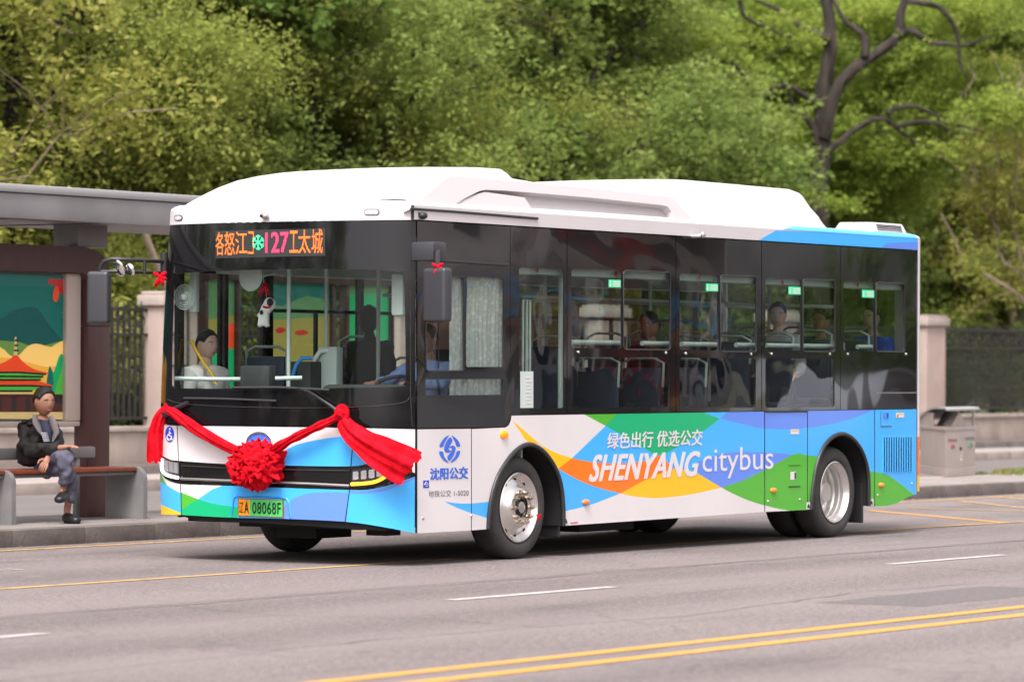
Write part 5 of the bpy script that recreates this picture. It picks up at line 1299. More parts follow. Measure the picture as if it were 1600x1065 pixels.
for x0, x1, y0, y1 in ((880, 888, 807.5, 819), (1259.5, 1266, 784, 795), (1358, 1364.5, 779, 789.5)):
    o = rect('jack_point_sign', x0, x1, y0, y1, 'white_letters', bus)
    m_ = (x0+x1)/2; q = MB(); q.add([sd(m_-2.2, y1-2, -.005), sd(m_+2.2, y1-2, -.005), sd(m_+1.2, y1-6, -.005), sd(m_, y0+2, -.005), sd(m_-1.2, y1-6, -.005)], [(0, 1, 2, 3, 4)]); q.build('arrow_print', 'black_print', o, fixn=False)
rect('red_caption', 891, 902.5, 815.3, 817, 'red_print', bus); text('red_caption', '胎压正常', [(891, 811.5), (902.5, 811), (902.5, 814.2), (891, 814.7)], sd, 'red_print', bus) if False else None
# lettering on the side
text('slogan_lettering', '绿色出行 优选公交', [(949, 675.5), (1098, 670), (1096.5, 695.5), (948, 701.5)], sd, 'white_letters', bus, bold=.022)
text('name_lettering', 'SHENYANG', [(924, 710), (1094, 704), (1091, 743.5), (919, 753)], sd, 'white_letters', bus, bold=.034, shear=.22, space=1.05)
text('name_lettering', 'citybus', [(1097.5, 700), (1208, 696), (1208, 743.5), (1097, 749)], sd, 'white_letters', bus, bold=.0)
text('company_lettering', '沈阳公交', [(671.5, 730.8), (731, 728.3), (731, 747.5), (671.5, 749.3)], sd, 'ink_blue', bus, bold=.03)
text('fleet_number', '地铁公交 1-5020', [(669.5, 766), (732, 763.8), (732, 774.3), (669.5, 776.3)], sd, 'ink_grey', bus, bold=.0)
# round company emblem
def arc(cx, cy, rx, ry, a0, a1, n=14): return [(cx+rx*math.cos(R_(a0+(a1-a0)*i/n)), cy+ry*math.sin(R_(a0+(a1-a0)*i/n))) for i in range(n+1)]
cx, cy = 702.2, 701; k6 = lambda pts: [(660+a/7.61, 660+b/7.61) for a, b in pts]
for pts in (k6([(305, 152), (265, 175), (220, 230), (200, 285), (242, 285), (262, 235), (312, 155)]), k6([(345, 152), (385, 175), (430, 225), (446, 280), (405, 280), (385, 225), (348, 160)]),
            k6([(197, 345), (215, 400), (255, 450), (300, 475), (308, 470), (260, 410), (240, 345)]), k6([(332, 475), (385, 450), (430, 395), (446, 338), (408, 340), (388, 395), (345, 450)])):
    plate('emblem_segment', smoothline(pts, 3, True), lambda a, b_, e: sd(a, b_, e-.003), 'ink_blue', bus, thick=0)
plate('emblem_segment', smoothline(k6([(325, 172), (275, 240), (258, 300), (262, 335), (285, 355), (325, 350), (342, 335), (315, 325), (310, 300), (325, 270), (355, 215)]), 3, True), lambda a, b_, e: sd(a, b_, e-.003), 'ink_blue', bus, thick=0)
plate('emblem_segment', smoothline(k6([(322, 452), (370, 385), (392, 320), (388, 290), (362, 270), (330, 282), (305, 300), (338, 296), (350, 320), (335, 350), (293, 410)]), 3, True), lambda a, b_, e: sd(a, b_, e-.003), 'ink_blue', bus, thick=0)
o = rect('metro_badge', 661, 670, 750, 761.7, 'ink_darkblue', bus)
strokes('badge_print', [smoothline([(662.5, 757), (665.5, 752.5), (668.7, 757)], 4), [(663, 756.5), (668.3, 756.3)], [(664, 759.3), (667.5, 759.2)]], .004, sd, 'marker_lens', o, -.004)
# ================================================================== inside the bus
def ib(name, a, b_, m, r=.01, lab=None):
    q = MB(); q.bbox(a, b_, r); o = q.build(name, m, bus, 45)
    if lab: o['label'] = lab
    return o
q = MB(); q.box((.35, .68, .465), (5.4, 1.83, .50)); q.box((5.4, .68, .465), (BL-.1, 1.83, .72))
for y0, y1 in ((.06, .68), (1.83, BW-.06)):
    q.box((.35, y0, .465), (1.28, y1, .5)); q.box((2.56, y0, .465), (5.4, y1, .5)); q.box((5.4, y0, .465), (6.74, y1, .72)); q.box((8.0, y0, .5), (BL-.1, y1, .72))
q.build('floor', 'int_floor', bus)
q = MB(); q.box((.6, .026, 1.0), (BL-.1, .06, 1.19)); q.build('inner_side', 'int_grey', bus)
q = MB(); q.box((1.75, BW-.06, .5), (4.0, BW-.035, 1.25)); q.box((5.2, BW-.06, .5), (BL-.1, BW-.035, 1.25)); q.build('inner_side', 'int_light', bus)
q = MB(); q.box((.9, .05, 2.36), (BL-.1, .30, 2.62)); q.box((.9, BW-.30, 2.36), (BL-.1, BW-.05, 2.62)); q.build('air_duct', 'int_light', bus)
# dashboard
q = MB(); da = [(p[0], p[1]) for p in ()]
Zd = 1.33
q.prism([(.10, .12), (.10, 2.38), (.62, 2.3), (.78, 1.3), (.75, .12)], lambda a, b_, d: Vector((max(a, fx(b_, 1.2)+.05), b_, d)), .6, Zd); q.build('dashboard', 'int_dark', bus, 40)
ib('dash_hood', (.45, .25, 1.33), (.75, 1.05, 1.44), 'int_dark', .05)
for (u, v, w, h, D, m) in ((403, 590, .30, .20, 31.6, 'int_dark'),):
    c = PD(u, v, depth(.45, 1.6)); q = MB(); q.bbox((c.x-.05, c.y-w/2, c.z-h/2), (c.x+.05, c.y+w/2, c.z+h/2), .02); q.build('dash_monitor', m, bus, 45)
# steering wheel
c = Vector((.78, .62, 1.40)); q = MB(); rot = Matrix.Rotation(R_(-28), 3, 'Y')
q.tube([c+rot @ Vector((.225*math.cos(a*.2618), .225*math.sin(a*.2618), 0)) for a in range(25)], .016, 8, cap=False); q.tube([c, c+Vector((-.18, 0, -.25))], .03, 8)
for a in (0, 2.1, 4.2): q.tube([c, c+rot @ Vector((.22*math.cos(a), .22*math.sin(a), 0))], .012, 6)
q.build('steering_wheel', 'black_plastic', bus, 60)
# driver seat and cab partition
sx = ib('driver_seat', (1.25, .40, 1.0), (1.75, .90, 1.12), 'int_dark', .04); ib('driver_seat_back', (1.62, .42, 1.1), (1.76, .88, 1.75), 'int_dark', .05); ib('driver_headrest', (1.60, .50, 1.72), (1.74, .80, 2.02), 'headrest_pink', .06)
q = MB(); q.box((1.98, .1, .5), (2.0, 1.15, 1.35)); q.build('cab_partition', 'int_grey', bus); q = MB(); q.box((1.985, .1, 1.35), (1.99, 1.15, 2.35)); q.build('cab_partition_glass', 'plain_glass', bus)
# fare box and rails near the front door
c = PD(476, 576, depth(.95, 1.45)); q = MB(); q.bbox((c.x-.1, c.y-.13, .5), (c.x+.1, c.y+.13, c.z+.06), .02); q.build('fare_box', 'int_dark', bus, 45)
q = MB(); D_ = depth(.85, 1.45); q.tube([PD(457, 590, D_), PD(463, 570, D_), PD(471, 560, D_), PD(487, 559, D_)], .018, 8); q.build('fare_box_rail', 'rail_blue', bus, 60)
q = MB(); D_ = depth(1.0, 1.3); q.tube([PD(490, 586, D_), PD(491, 562, D_), PD(500, 549, D_), PD(522, 546, D_), PD(526, 546, D_)], .022, 8); q.build('cab_rail', 'rail_pale', bus, 60)
c = PD(516, 566, depth(1.1, 1.2)); q = MB(); q.bbox((c.x-.05, c.y-.10, .5), (c.x+.05, c.y+.10, c.z+.13), .02); q.build('cab_door', 'int_light', bus, 45)
q = MB(); D_ = depth(.5, 2.2); q.tube([PD(273, 591, D_), PD(330, 592, D_), PD(378, 592, D_)], .018, 8); q.build('front_rail', 'rail_pale', bus, 60)
q = MB(); D_ = depth(.45, 1.5); q.tube([PD(430, 591, D_), PD(472, 590, D_)], .018, 8); q.build('front_rail', 'rail_pale', bus, 60)
# small fan and white box at the left of the windscreen, roller at the right
D_ = depth(.42, 2.2); a = PD(301, 455, D_); q = MB(); q.bbox((a.x, a.y-.035, a.z-.17), (a.x+.05, a.y+.035, a.z+.17), .01); q.build('sensor_box', 'int_light', bus, 45)
q = MB()
for k in range(5):
    r = .03+.018*k; cc = PD(288, 464, D_); q.tube([cc+Vector((0, r*math.cos(j*.314), r*math.sin(j*.314))) for j in range(21)], .005, 5, cap=False)
q.sphere(cc, .035, 10); q.build('cab_fan', 'rail_pale', bus, 60)
D_ = depth(.40, .25); a = PD(620, 460, D_); q = MB(); q.bbox((a.x, a.y-.06, a.z-.17), (a.x+.06, a.y+.06, a.z+.17), .03); q.build('sensor_box', 'int_light', bus, 45)
q = MB(); q.lathe((.47, 1.78, 2.32), [(0, -.008), (.11, -.008), (.12, 0), (.11, .012), (0, .015)], 28, axis='X'); o = q.build('sun_visor_mirror', 'rail_pale', bus, 50)
q = MB()
for x in (.62, 1.15, 2.05, 3.3): q.tube([(x, 1.5 if x < 2 else 1.6, .5), (x, 1.5 if x < 2 else 1.6, 2.62)], .017, 8)
for x, y in ((3.9, .85), (5.3, .85), (6.5, .9), (7.6, .9), (3.95, 1.95), (5.25, 1.95)): q.tube([(x, y, .5), (x, y, 2.62)], .017, 8)
q.build('hand_poles', 'rail_pale', bus, 60)
q = MB()
for y in (.85, 1.65): q.tube([(2.2, y, 2.2), (8.8, y, 2.2)], .016, 8)
q.build('ceiling_rail', 'rail_pale', bus, 60)
# window rail along the near windows
for (u0, u1) in ((893, 968), (1003, 1047), (1064, 1123), (1150, 1181), (1196, 1252), (1254, 1304), (1340, 1366)):
    a, c = onY(u0, 532, .10), onY(u1, 534, .10); q = MB(); q.tube([(a.x, .10, 1.80), (c.x, .10, 1.80)], .022, 8); q.build('window_rail', 'rail_pale', bus, 60)
q = MB()
for u in (817, 823, 828): a = onY(u, 500, .12); q.tube([(a.x, .12, 1.48), (a.x, .12, 2.15)], .011, 6)
a = onY(876, 500, .12); q.tube([(a.x, .12, 1.15), (a.x, .12, 2.4)], .022, 8); q.build('upright_rail', 'rail_pale', bus, 60)
# seats
sm = MB(); sm.bbox((-.21, -.2, .0), (.21, .2, .06), .025); sm.bbox((.17, -.2, .04), (.23, .2, .62), .03); seat_me = sm.mesh('seat', 'seat_blue', 45)
sh = MB(); sh.tube([(.2, -.2, .45), (.2, -.21, .66), (.2, -.12, .70), (.2, .12, .70), (.2, .21, .66), (.2, .2, .45)], .014, 6); sh_me = sh.mesh('seat_handle', 'int_grey', 60)
leg = MB(); leg.bbox((-.1, -.04, -.42), (.12, .04, 0), .01); leg_me = leg.mesh('seat_pedestal', 'int_grey', 45)
for x, y, z in [(2.6, .32, 1.15), (3.35, .32, .97), (4.1, .32, .97), (4.85, .32, .97), (5.65, .32, 1.18), (6.45, .32, 1.22), (7.2, .32, 1.25), (7.95, .32, 1.25),
                (2.4, 2.18, 1.15), (3.2, 2.18, .97), (5.7, 2.18, 1.18), (6.5, 2.18, 1.22), (7.3, 2.18, 1.25), (8.0, 2.18, 1.25), (5.65, .76, 1.18), (6.45, .76, 1.22), (7.2, .76, 1.25), (7.95, .76, 1.25), (8.55, 1.2, 1.3), (8.55, 1.7, 1.3), (1.0, 2.15, 1.05)]:
    s_ = link('seat', seat_me, bus, (x, y, z)); link('seat_handle', sh_me, s_, (x, y, z)); link('seat_pedestal', leg_me, s_, (x, y, z))
# lace curtains at the driver window: things of their own
def curtain(u0, u1, v0, v1, lab, y=.045):
    a, c = onY(u0, v0, y), onY(u1, v1, y); q = MB(); n = 40; m_ = 10; vs = []; fs = []
    for i in range(n+1):
        for j in range(m_+1):
            X_ = a.x+(c.x-a.x)*i/n; w = .012*math.sin(i*1.5+j*.15)+.005*math.sin(i*.6); vs.append((X_+.004*math.sin(j*.9), y+w, a.z+(c.z-a.z)*j/m_))
    for i in range(n):
        for j in range(m_): fs.append((i*(m_+1)+j, (i+1)*(m_+1)+j, (i+1)*(m_+1)+j+1, i*(m_+1)+j+1))
    q.add(vs, fs); tag(q.build('lace_curtain', 'lace', None, 80, fixn=False), lab, 'curtain')
curtain(730, 789, 430, 578, 'white lace curtain across the rear pane of the driver window'); curtain(704, 722, 430, 579, 'narrow gathered lace curtain beside the driver seat'); curtain(704, 789, 588, 619, 'low strip of lace curtain in the bottom pane below the driver window')

# ------------------------------------------------------------------ people
def head(q, c, H, yaw, pitch=0, ms=(0, 1, 2, 3), detail=True):
    """head of height H centred at c, facing direction yaw; materials: skin, hair, eye, lips"""
    M = Matrix.Translation(Vector(c)) @ Matrix.Rotation(yaw, 4, 'Z') @ Matrix.Rotation(pitch, 4, 'Y')
    b = MB(); W = H*.70; n = 20; m = 18
    for i in range(m+1):
        th = math.pi*i/m
        for j in range(n):
            a = 2*math.pi*j/n; d = Vector((math.sin(th)*math.cos(a), math.sin(th)*math.sin(a), math.cos(th)))
            x, y, z = d.x*H*.42, d.y*W*.5, d.z*H*.5
            if d.z < 0: f = 1-.17*(-d.z)**1.6; y *= f; x = x*(1-.10*(-d.z)) + H*.04*(-d.z)
            if d.x > 0:
                ay = abs(d.y)
                if -.15 < d.z < .18 and .15 < ay < .55: x -= H*.018
                if ay < .22 and -.32 < d.z < .12: x += H*.075*(1-ay/.22)*(1-abs(d.z+.22)/.34 if abs(d.z+.22) < .34 else 0)
                if ay < .3 and -.62 < d.z < -.42: x += H*.018
                if d.z < -.78: x += H*.02
            b.v.append((x, y, z))
    for i in range(m):
        for j in range(n): b.f.append((i*n+j, (i+1)*n+j, (i+1)*n+(j+1) % n, i*n+(j+1) % n)); b.m.append(ms[0])
    for sg in (-1, 1):
        b.sphere((-.02*H, sg*W*.5, -.02*H), H*.13, 8, ms[0], (.5, .22, .9))
        if detail:
            b.sphere((H*.355, sg*W*.22, H*.03), H*.05, 8, ms[2], (.5, 1.1, .45)); b.sphere((H*.375, sg*W*.22, H*.03), H*.022, 8, ms[1], (.6, 1, 1))
            b.tube([(H*.375, sg*W*.10, H*.105), (H*.385, sg*W*.22, H*.125), (H*.345, sg*W*.36, H*.10)], H*.014, 5, ms[1])
    if detail: b.tube([(H*.385, -W*.15, -.27*H), (H*.42, 0, -.262*H), (H*.385, W*.15, -.27*H)], H*.018, 6, ms[3])
    q.add([tuple(M @ Vector(p)) for p in b.v], []); k = len(q.v)-len(b.v); q.f += [tuple(i+k for i in f) for f in b.f]; q.m += b.m
    return M, H, W
def hair(M, H, W, name, parent, low=.0, m='hair', vol=1.0):
    b = MB(); n = 22; mm = 14
    for i in range(mm+1):
        th = math.pi*.64*i/mm
        for j in range(n):
            a = 2*math.pi*j/n; lim = 1.0
            front = max(0, math.cos(a)); aa = a if a < math.pi else a-2*math.pi; t2 = math.pi*(i/mm)*(.265+.135*(1-math.cos(a))+.02*(1-math.cos(a))**2+low*.12*(1-front)+.10*math.exp(-((abs(aa)-1.15)/.28)**2)-.05*math.exp(-((abs(aa)-1.62)/.2)**2))
            d = Vector((math.sin(t2)*math.cos(a), math.sin(t2)*math.sin(a), math.cos(t2)))
            k = (1.075+.02*math.sin(i*1.3))*vol+.012*math.sin(9*a+i)+.012*math.sin(17*a-2*i)+.01*math.sin(29*a+i*.7); k = k if i < mm else .98
            b.v.append((d.x*H*.43*k-.01*H, d.y*W*.52*k, d.z*H*.50*k+.01*H))
    for i in range(mm):
        for j in range(n): b.f.append((i*n+j, (i+1)*n+j, (i+1)*n+(j+1) % n, i*n+(j+1) % n)); b.m.append(0)
    b.v = [tuple(M @ Vector(p)) for p in b.v]
    return b.build(name, m, parent, 80)
def hand(wr, dirv, up_, L=.18, curl=.5, side=1):
    """five finger chains from a wrist"""
    wr = Vector(wr); f = Vector(dirv).normalized(); u = (Vector(up_)-f*Vector(up_).dot(f)).normalized(); s_ = f.cross(u)
    pc = wr+f*L*.28; ch = [[(wr, .024), (pc, (.034, .017))]]
    for k, (o, l) in enumerate(((-.030, .38), (-.010, .44), (.010, .42), (.029, .34))):
        b0 = wr+f*L*.5+s_*o; d1 = (f-u*.25*curl).normalized(); p1 = b0+d1*L*l*.45; d2 = (f-u*1.0*curl).normalized(); p2 = p1+d2*L*l*.33; d3 = (f-u*1.9*curl).normalized(); p3 = p2+d3*L*l*.25
        ch.append([(pc, (.034, .017)), (b0, .011), (p1, .0095), (p2, .0085), (p3, .007)])
    t0 = wr+f*L*.2+s_*side*-.032; t1 = t0+(f*.6-s_*side*.6).normalized()*L*.24; t2 = t1+(f*.9-u*.3*curl).normalized()*L*.2
    ch.append([(pc, (.034, .017)), (t0, .013), (t1, .011), (t2, .009)]); return ch

# the man waiting on the bench
DM = depth(2.55, 5.75)
P_ = lambda u, v, dd=0: PD(u, v, DM+dd)
man = thing('person', tuple(Vector((*P_(75, 800).xy, .15))), 'person in black jacket and slate trousers sitting cross-legged on the bus stop bench', 'person')
hip = P_(58, 722, .10); cz = P_(60, 690, .06); sp = P_(63, 668, .03); nk = P_(66, 657, 0)
hA, hB_ = P_(98, 699, -.36), P_(76, 714, -.30)
body = [[(hip, .10), (P_(58, 706, .08), .11), (cz, .11), (sp, .08), (nk, .065), (P_(69, 646, -.01), .060)],
        [(sp, .08), (P_(82, 671, .0), .042), (P_(88, 694, -.08), .035), (hB_, .028)],
        [(sp, .08), (P_(42, 672, .05), .042), (P_(45, 701, -.08), .035), (hA, .028)],
        [(hip, .10), (P_(74, 722, -.05), .07), (P_(101, 709, -.42), .05), (P_(103, 735, -.38), .042), (P_(99, 763, -.32), .034), (P_(97, 776, -.34), .034), (P_(90, 783, -.43), .025)],
        [(hip, .10), (P_(62, 724, .05), .07), (P_(103, 726, -.34), .05), (P_(110, 762, -.28), .042), (P_(105, 796, -.22), .034), (P_(104, 809, -.25), .034), (P_(121, 813, -.33), .024)]]
body += hand(hA, P_(116, 696, -.44)-hA, (0, 0, 1), .19, .5, 1); body += hand(hB_, P_(68, 728, -.36)-hB_, (-.8, -.5, .3), .18, .9, -1)
hq = MB(); FA = math.atan2(-.93, -.28)
Mh, H_, W_ = head(hq, P_(69, 627.5, -.03), .25, FA, .10)
link('body', skin('body', body, ['skin', 'hair', 'eye_white', 'lips'], 2, hq), man)
hair(Mh, H_, W_, 'hair', man, .12, vol=1.075)
jk = [[(P_(57, 728, .10), (.225, .165)), (P_(54, 710, .09), (.23, .165)), (P_(56, 690, .06), (.215, .155)), (P_(60, 675, .03), (.18, .12)), (P_(65, 658, .01), .10)],
      [(P_(60, 675, .03), (.18, .12)), (P_(84, 669, .0), .085), (P_(89, 690, -.07), .075), (P_(86, 704, -.18), .066), (P_(80, 711, -.27), .050)],
      [(P_(60, 675, .03), (.18, .12)), (P_(38, 670, .06), .088), (P_(36, 690, .0), .082), (P_(44, 705, -.10), .074), (P_(70, 703, -.24), .064), (P_(95, 700, -.35), .047)]]
link('jacket', skin('jacket', jk, 'jacket_black', 3, wr=.028, ws=8), man)
q = MB()
for pts in ([(55, 648), (55, 659), (61, 671), (68, 682)], [(79, 650), (84, 662), (88, 675), (82, 690)]):
    q.tube([P_(u, v, -.13-.02*k) for k, (u, v) in enumerate(pts)], [.020, .034, .030, .008], 8, shape=lambda t, a: 1+.25*math.cos(2*a))
q.build('collar', 'collar_grey', man, 60)
q = MB(); q.tube([P_(70, 661, -.09), P_(73, 672, -.14), P_(75, 692, -.16)], [.045, .06, .03], 12); q.build('undershirt', 'shirt_navy', man, 60)
q = MB()
for k in range(5): q.box(tuple(P_(68+k*.9, 676+k*3.0, -.215)-Vector((.012, .03, .006))), tuple(P_(70+k*.9, 676+k*3.0, -.215)+Vector((.012, .03, .004))))
q.build('shirt_print', 'print_pale', man)
tr = [[(P_(60, 728, .08), .12), (P_(74, 725, -.03), .105), (P_(90, 717, -.22), .098), (P_(102, 710, -.42), .086), (P_(104, 728, -.39), .080), (P_(104, 746, -.36), .072), (P_(101, 758, -.33), .070)],
      [(P_(60, 728, .08), .12), (P_(66, 728, .04), .095), (P_(102, 728, -.33), .085), (P_(110, 752, -.29), .074), (P_(110, 786, -.24), .066)]]
link('trousers', skin('trousers', tr, 'trouser_slate', 3, wr=.024, ws=8), man)
def shoe(a, b_, nm='shoe'):
    a, b_ = Vector(a), Vector(b_); d = b_-a
    o = link(nm, skin(nm, [[(a-d*.15, .056), (a+d*.25, (.060, .054)), (a+d*.7, (.058, .042)), (b_+d*.12, (.046, .032))], [(a+d*.15, .054), (a+d*.1+Vector((0, 0, .07)), .046)]], 'shoe_black', 2), man); return o
shoe(P_(101, 774, -.34), P_(91, 781, -.50)); shoe(P_(103, 808, -.23), P_(122, 813, -.36))
q = MB(); a, b_ = P_(103, 817, -.23), P_(122, 819, -.36); q.tube([a, b_], [.03, .03], 6); q.build('shoe_sole', 'shoe_sole', man)

def rider(name_lab, u, v, D, Hh, yaw, shirt, skinm, shoulder=(0, 0), arms=None, hairlow=.1, extra=None, group=None, torso=.55, det=True):
    """seated or standing figure behind glass: head centre at (u, v) and distance D"""
    hc = PD(u, v, D) if D > 5 else onY(u, v, D); f = Vector((math.cos(yaw), math.sin(yaw), 0)); s_ = Vector((-f.y, f.x, 0)); z = Vector((0, 0, 1))
    t = thing('person', tuple(hc-z*(torso+.35)), name_lab, 'person', group)
    nk = hc-z*.15-f*.02; ch = nk-z*.14; hp = nk-z*torso
    bd = [[(hp, .11), (nk-z*torso*.5, .11), (ch, .12), (nk, .048), (hc-z*.07, .048)]]; sh_ = [[(hp, .145), (nk-z*torso*.5, .14), (ch, .145), (nk-z*.03, .07)]]
    for sg in (-1, 1):
        sp = ch+s_*sg*.18+z*.05
        el = (arms[sg][0] if arms and sg in arms else sp-z*.27+f*.02+s_*sg*.04); wr = (arms[sg][1] if arms and sg in arms else el+f*.22-z*.05-s_*sg*.05)
        bd.append([(ch, .12), (sp, .05), (el, .038), (wr, .026)]); sh_.append([(ch, .145), (sp, .072), (el, .055), (el.lerp(wr, .8), .045)])
        bd += hand(wr, wr-el, z, .17, .7, sg)
        th_ = hp+s_*sg*.10; kn = th_+f*(.42 if torso < .6 else .03)-z*(.02 if torso < .6 else .42); an = kn-z*.42
        bd.append([(hp, .11), (th_, .08), (kn, .055), (an, .035), (an+f*.14-z*.03, .03)])
    q = MB(); M, H1, W1 = head(q, hc, Hh, yaw, .05, detail=det)
    link('body', skin('body', bd, [skinm, 'hair', 'eye_white', 'lips'], 1, q), t); link('shirt', skin('shirt', sh_, shirt, 2, wr=.02, ws=9), t)
    hair(M, H1, W1, 'hair', t, hairlow)
    tr_ = [[(hp, .13)]+[(hp+s_*sg*.10, .095), (hp+s_*sg*.10+f*(.42 if torso < .6 else .03)-z*(.02 if torso < .6 else .42), .07), (hp+s_*sg*.10+f*(.42 if torso < .6 else .0)-z*(.40 if torso < .6 else .8), .055)] for sg in (-1, 1)]
    link('trousers', skin('trousers', tr_, 'cloth_dark', 1), t)
    return t, hc
# driver: seen through the side window and, his hands, through the windscreen
dh = onY(668, 530, .60); Dd = (dh-CAM).dot(_F)
wl = Vector((.86, .80, 1.45)); wr_ = Vector((.90, .45, 1.45))
rider('driver in light blue shirt at the steering wheel of the bus', 668, 530, Dd, .235, R_(180), 'shirt_blue', 'skin', arms={1: (Vector((1.2, .40, 1.42)), wr_), -1: (Vector((1.15, .88, 1.45)), wl)}, hairlow=.5)
rider('seated passenger in white top with yellow strap behind the left of the windscreen', 324, 538, depth(.95, 2.1), .235, R_(-100), 'shirt_white', 'skin_pale', hairlow=.2)
q = MB(); D_ = depth(.80, 2.0); q.tube([PD(u, v, D_) for u, v in ((298, 530), (305, 545), (318, 566), (332, 585), (338, 600))], .014, 6); tag(q.build('yellow_strap', 'rail_yellow', None, 60), 'yellow strap running over the shoulder of the front passenger', 'strap')
rider('standing figure coloured all dark as a silhouette behind the windscreen centre', 576, 500, depth(2.9, 1.15), .24, R_(185), 'cloth_dark', 'cloth_dark', torso=.62, det=False)  # silhouette shade put into skin and clothing colour alike
rider('seated passenger in pale grey top at the rear third window', 1215, 492, .42, .23, R_(-155), 'cloth_grey', 'skin_pale', hairlow=.35)
rider('seated passenger in dark top with grey sleeves behind the fourth window', 1282, 502, .45, .23, R_(-170), 'cloth_grey', 'skin', hairlow=.35)
rider('seated passenger in royal blue and white jacket at the rearmost window', 1362, 496, .42, .23, R_(170), 'cloth_royal', 'skin_pale', hairlow=.3)
rider('seated passenger in dark jacket at the second side window', 1015, 508, .48, .23, R_(170), 'cloth_dark', 'skin', hairlow=.3)

# ------------------------------------------------------------------ red decorations
rg = random.Random(12)
def cloth_tube(path, rad, flat=1.0, n=44, lobes=7, seed=0, amp=.20):
    q = MB(); pts = path; m = len(pts)
    def shp(t, a): return 1+amp*math.sin(lobes*a+seed+2.5*math.sin(t*6+seed))+amp*.5*math.sin((lobes*2+1)*a-seed+t*7)
    q.tube(pts, rad, n, shape=shp); return q
def path3(pts, dl): return [fp(u, v, -d) for (u, v), d in zip(pts, dl)]
sash = thing('red_garland', tuple(fp(405, 700, -.1)), 'red cloth sash draped in a V across the bus front, tied at both wipers', 'sash')
xs = smoothline([(268, 640), (285, 648), (312, 667), (350, 690), (385, 708), (400, 716)], 6); m = len(xs)
cloth_tube([fp(u, v, -.05-.03*math.sin(i/(m-1)*3)) for i, (u, v) in enumerate(xs)], [.024+.016*math.sin(math.pi*min(1, i/(m-1)*1.1)) for i in range(m)], seed=1).build('sash_strand', 'red_cloth', sash, 80)
xs = smoothline([(412, 716), (440, 700), (470, 684), (500, 670), (528, 656), (541, 648)], 6); m = len(xs)
cloth_tube([fp(u, v, -.06-.04*math.sin(i/(m-1)*3)) for i, (u, v) in enumerate(xs)], [.034-.010*i/(m-1)+.004*math.sin(i) for i in range(m)], seed=4).build('sash_strand', 'red_cloth', sash, 80)
def tail(xs, w0, w1, name, D0, lob, seed, th=.25):
    """flaring flat cloth tail"""
    q = MB(); m = len(xs); n = 40
    for i, (u, v) in enumerate(xs):
        t = i/(m-1); c = D0(u, v, t); w = w0+(w1-w0)*t**.8
        a = Vector(xs[min(i+1, m-1)])-Vector(xs[max(i-1, 0)]); pn = Vector((-a.y, a.x)).normalized()
        ax = (CR*pn.x - CU*pn.y)
        for j in range(n):
            s_ = j/(n-1)*2-1; fold = .022*math.sin(s_*lob+seed+t*2+.8*math.sin(t*5))*(.4+.6*t)+.008*math.sin(s_*lob*2.3+3*t+seed)+.002*math.sin(s_*33+9*t)
            e = 1+.04*math.sin(t*9+seed)+.02*math.sin(t*23)
            q.v.append(tuple(c+ax*(w*s_*e)-_F*(fold+.05*(1-s_*s_)*(1-t*.5))+(CR*a.normalized().x-CU*a.normalized().y)*(.012*math.sin(s_*9+seed)+.006*math.sin(s_*23) if i == m-1 else 0)))
    for i in range(m-1):
        for j in range(n-1): q.f.append((i*n+j, i*n+j+1, (i+1)*n+j+1, (i+1)*n+j)); q.m.append(0)
    return q.build(name, 'red_cloth', sash, 80, fixn=False)
tail(smoothline([(544, 655), (556, 672), (580, 692), (606, 711), (634, 732)], 8), .04, .165, 'sash_tail', lambda u, v, t: fp(min(u, 640), v, -.09-.10*t), 5, 1.0)
tail(smoothline([(262, 640), (252, 650), (246, 668), (243, 692), (243, 722)], 8), .045, .075, 'sash_tail', lambda u, v, t: PD(u, v, depth(.16, 2.47)-.05), 4, 2.2)
for u, v, r in ((543, 646, .050), (266, 637, .042)):
    c = fp(u, v, -.09) if u > 300 else PD(u, v, depth(.2, 2.4)-.08); q = MB()
    q.sphere(c, r, 24, 0, (1, 1, 1.15), lambda d: 1+.16*math.sin(6*math.atan2(d.y, d.z)+4*d.x)+.08*math.sin(13*d.z+5*d.y)); q.tube([c+Vector((0, r*math.cos(a*.45), r*1.1*math.sin(a*.45))) for a in range(14)], .022, 8); q.build('sash_knot', 'red_cloth', sash, 80)
# the rosette
bow = thing('red_bow', tuple(fp(405, 726, -.2)), 'big ruffled red cloth rosette at the centre of the bus front above the number plate', 'bow')
petals = []
for s0 in range(6):
    q = MB(); n, m_ = 44, 9; ph = rg.uniform(0, 6)
    for i in range(m_+1):
        r = i/m_
        for j in range(n):
            a = 2*math.pi*j/n; rr = .125*math.sin(r*1.9)*(1+.10*math.sin(3*a+ph)+.06*math.sin(7*a)); z = .055*math.sin(r*2.9)+.030*r*math.sin(4*a+ph*2)+.016*r*math.sin(9*a-ph)+.010*r*r*math.sin(16*a+ph)+.03*r*r*math.sin(2*a+ph)
            q.v.append((rr*math.cos(a), rr*math.sin(a), z))
    for i in range(m_):
        for j in range(n): q.f.append((i*n+j, i*n+(j+1) % n, (i+1)*n+(j+1) % n, (i+1)*n+j)); q.m.append(0)
    petals.append(q.mesh('petal', 'red_cloth', 80, fixn=False))
bc = fp(410, 726, -.06)
q = MB(); q.sphere(bc, .10, 24, 0, (.6, 1.25, 1), lambda d: 1+.12*math.sin(9*d.y+4*d.z)); q.build('bow_core', 'red_cloth', bow, 80)
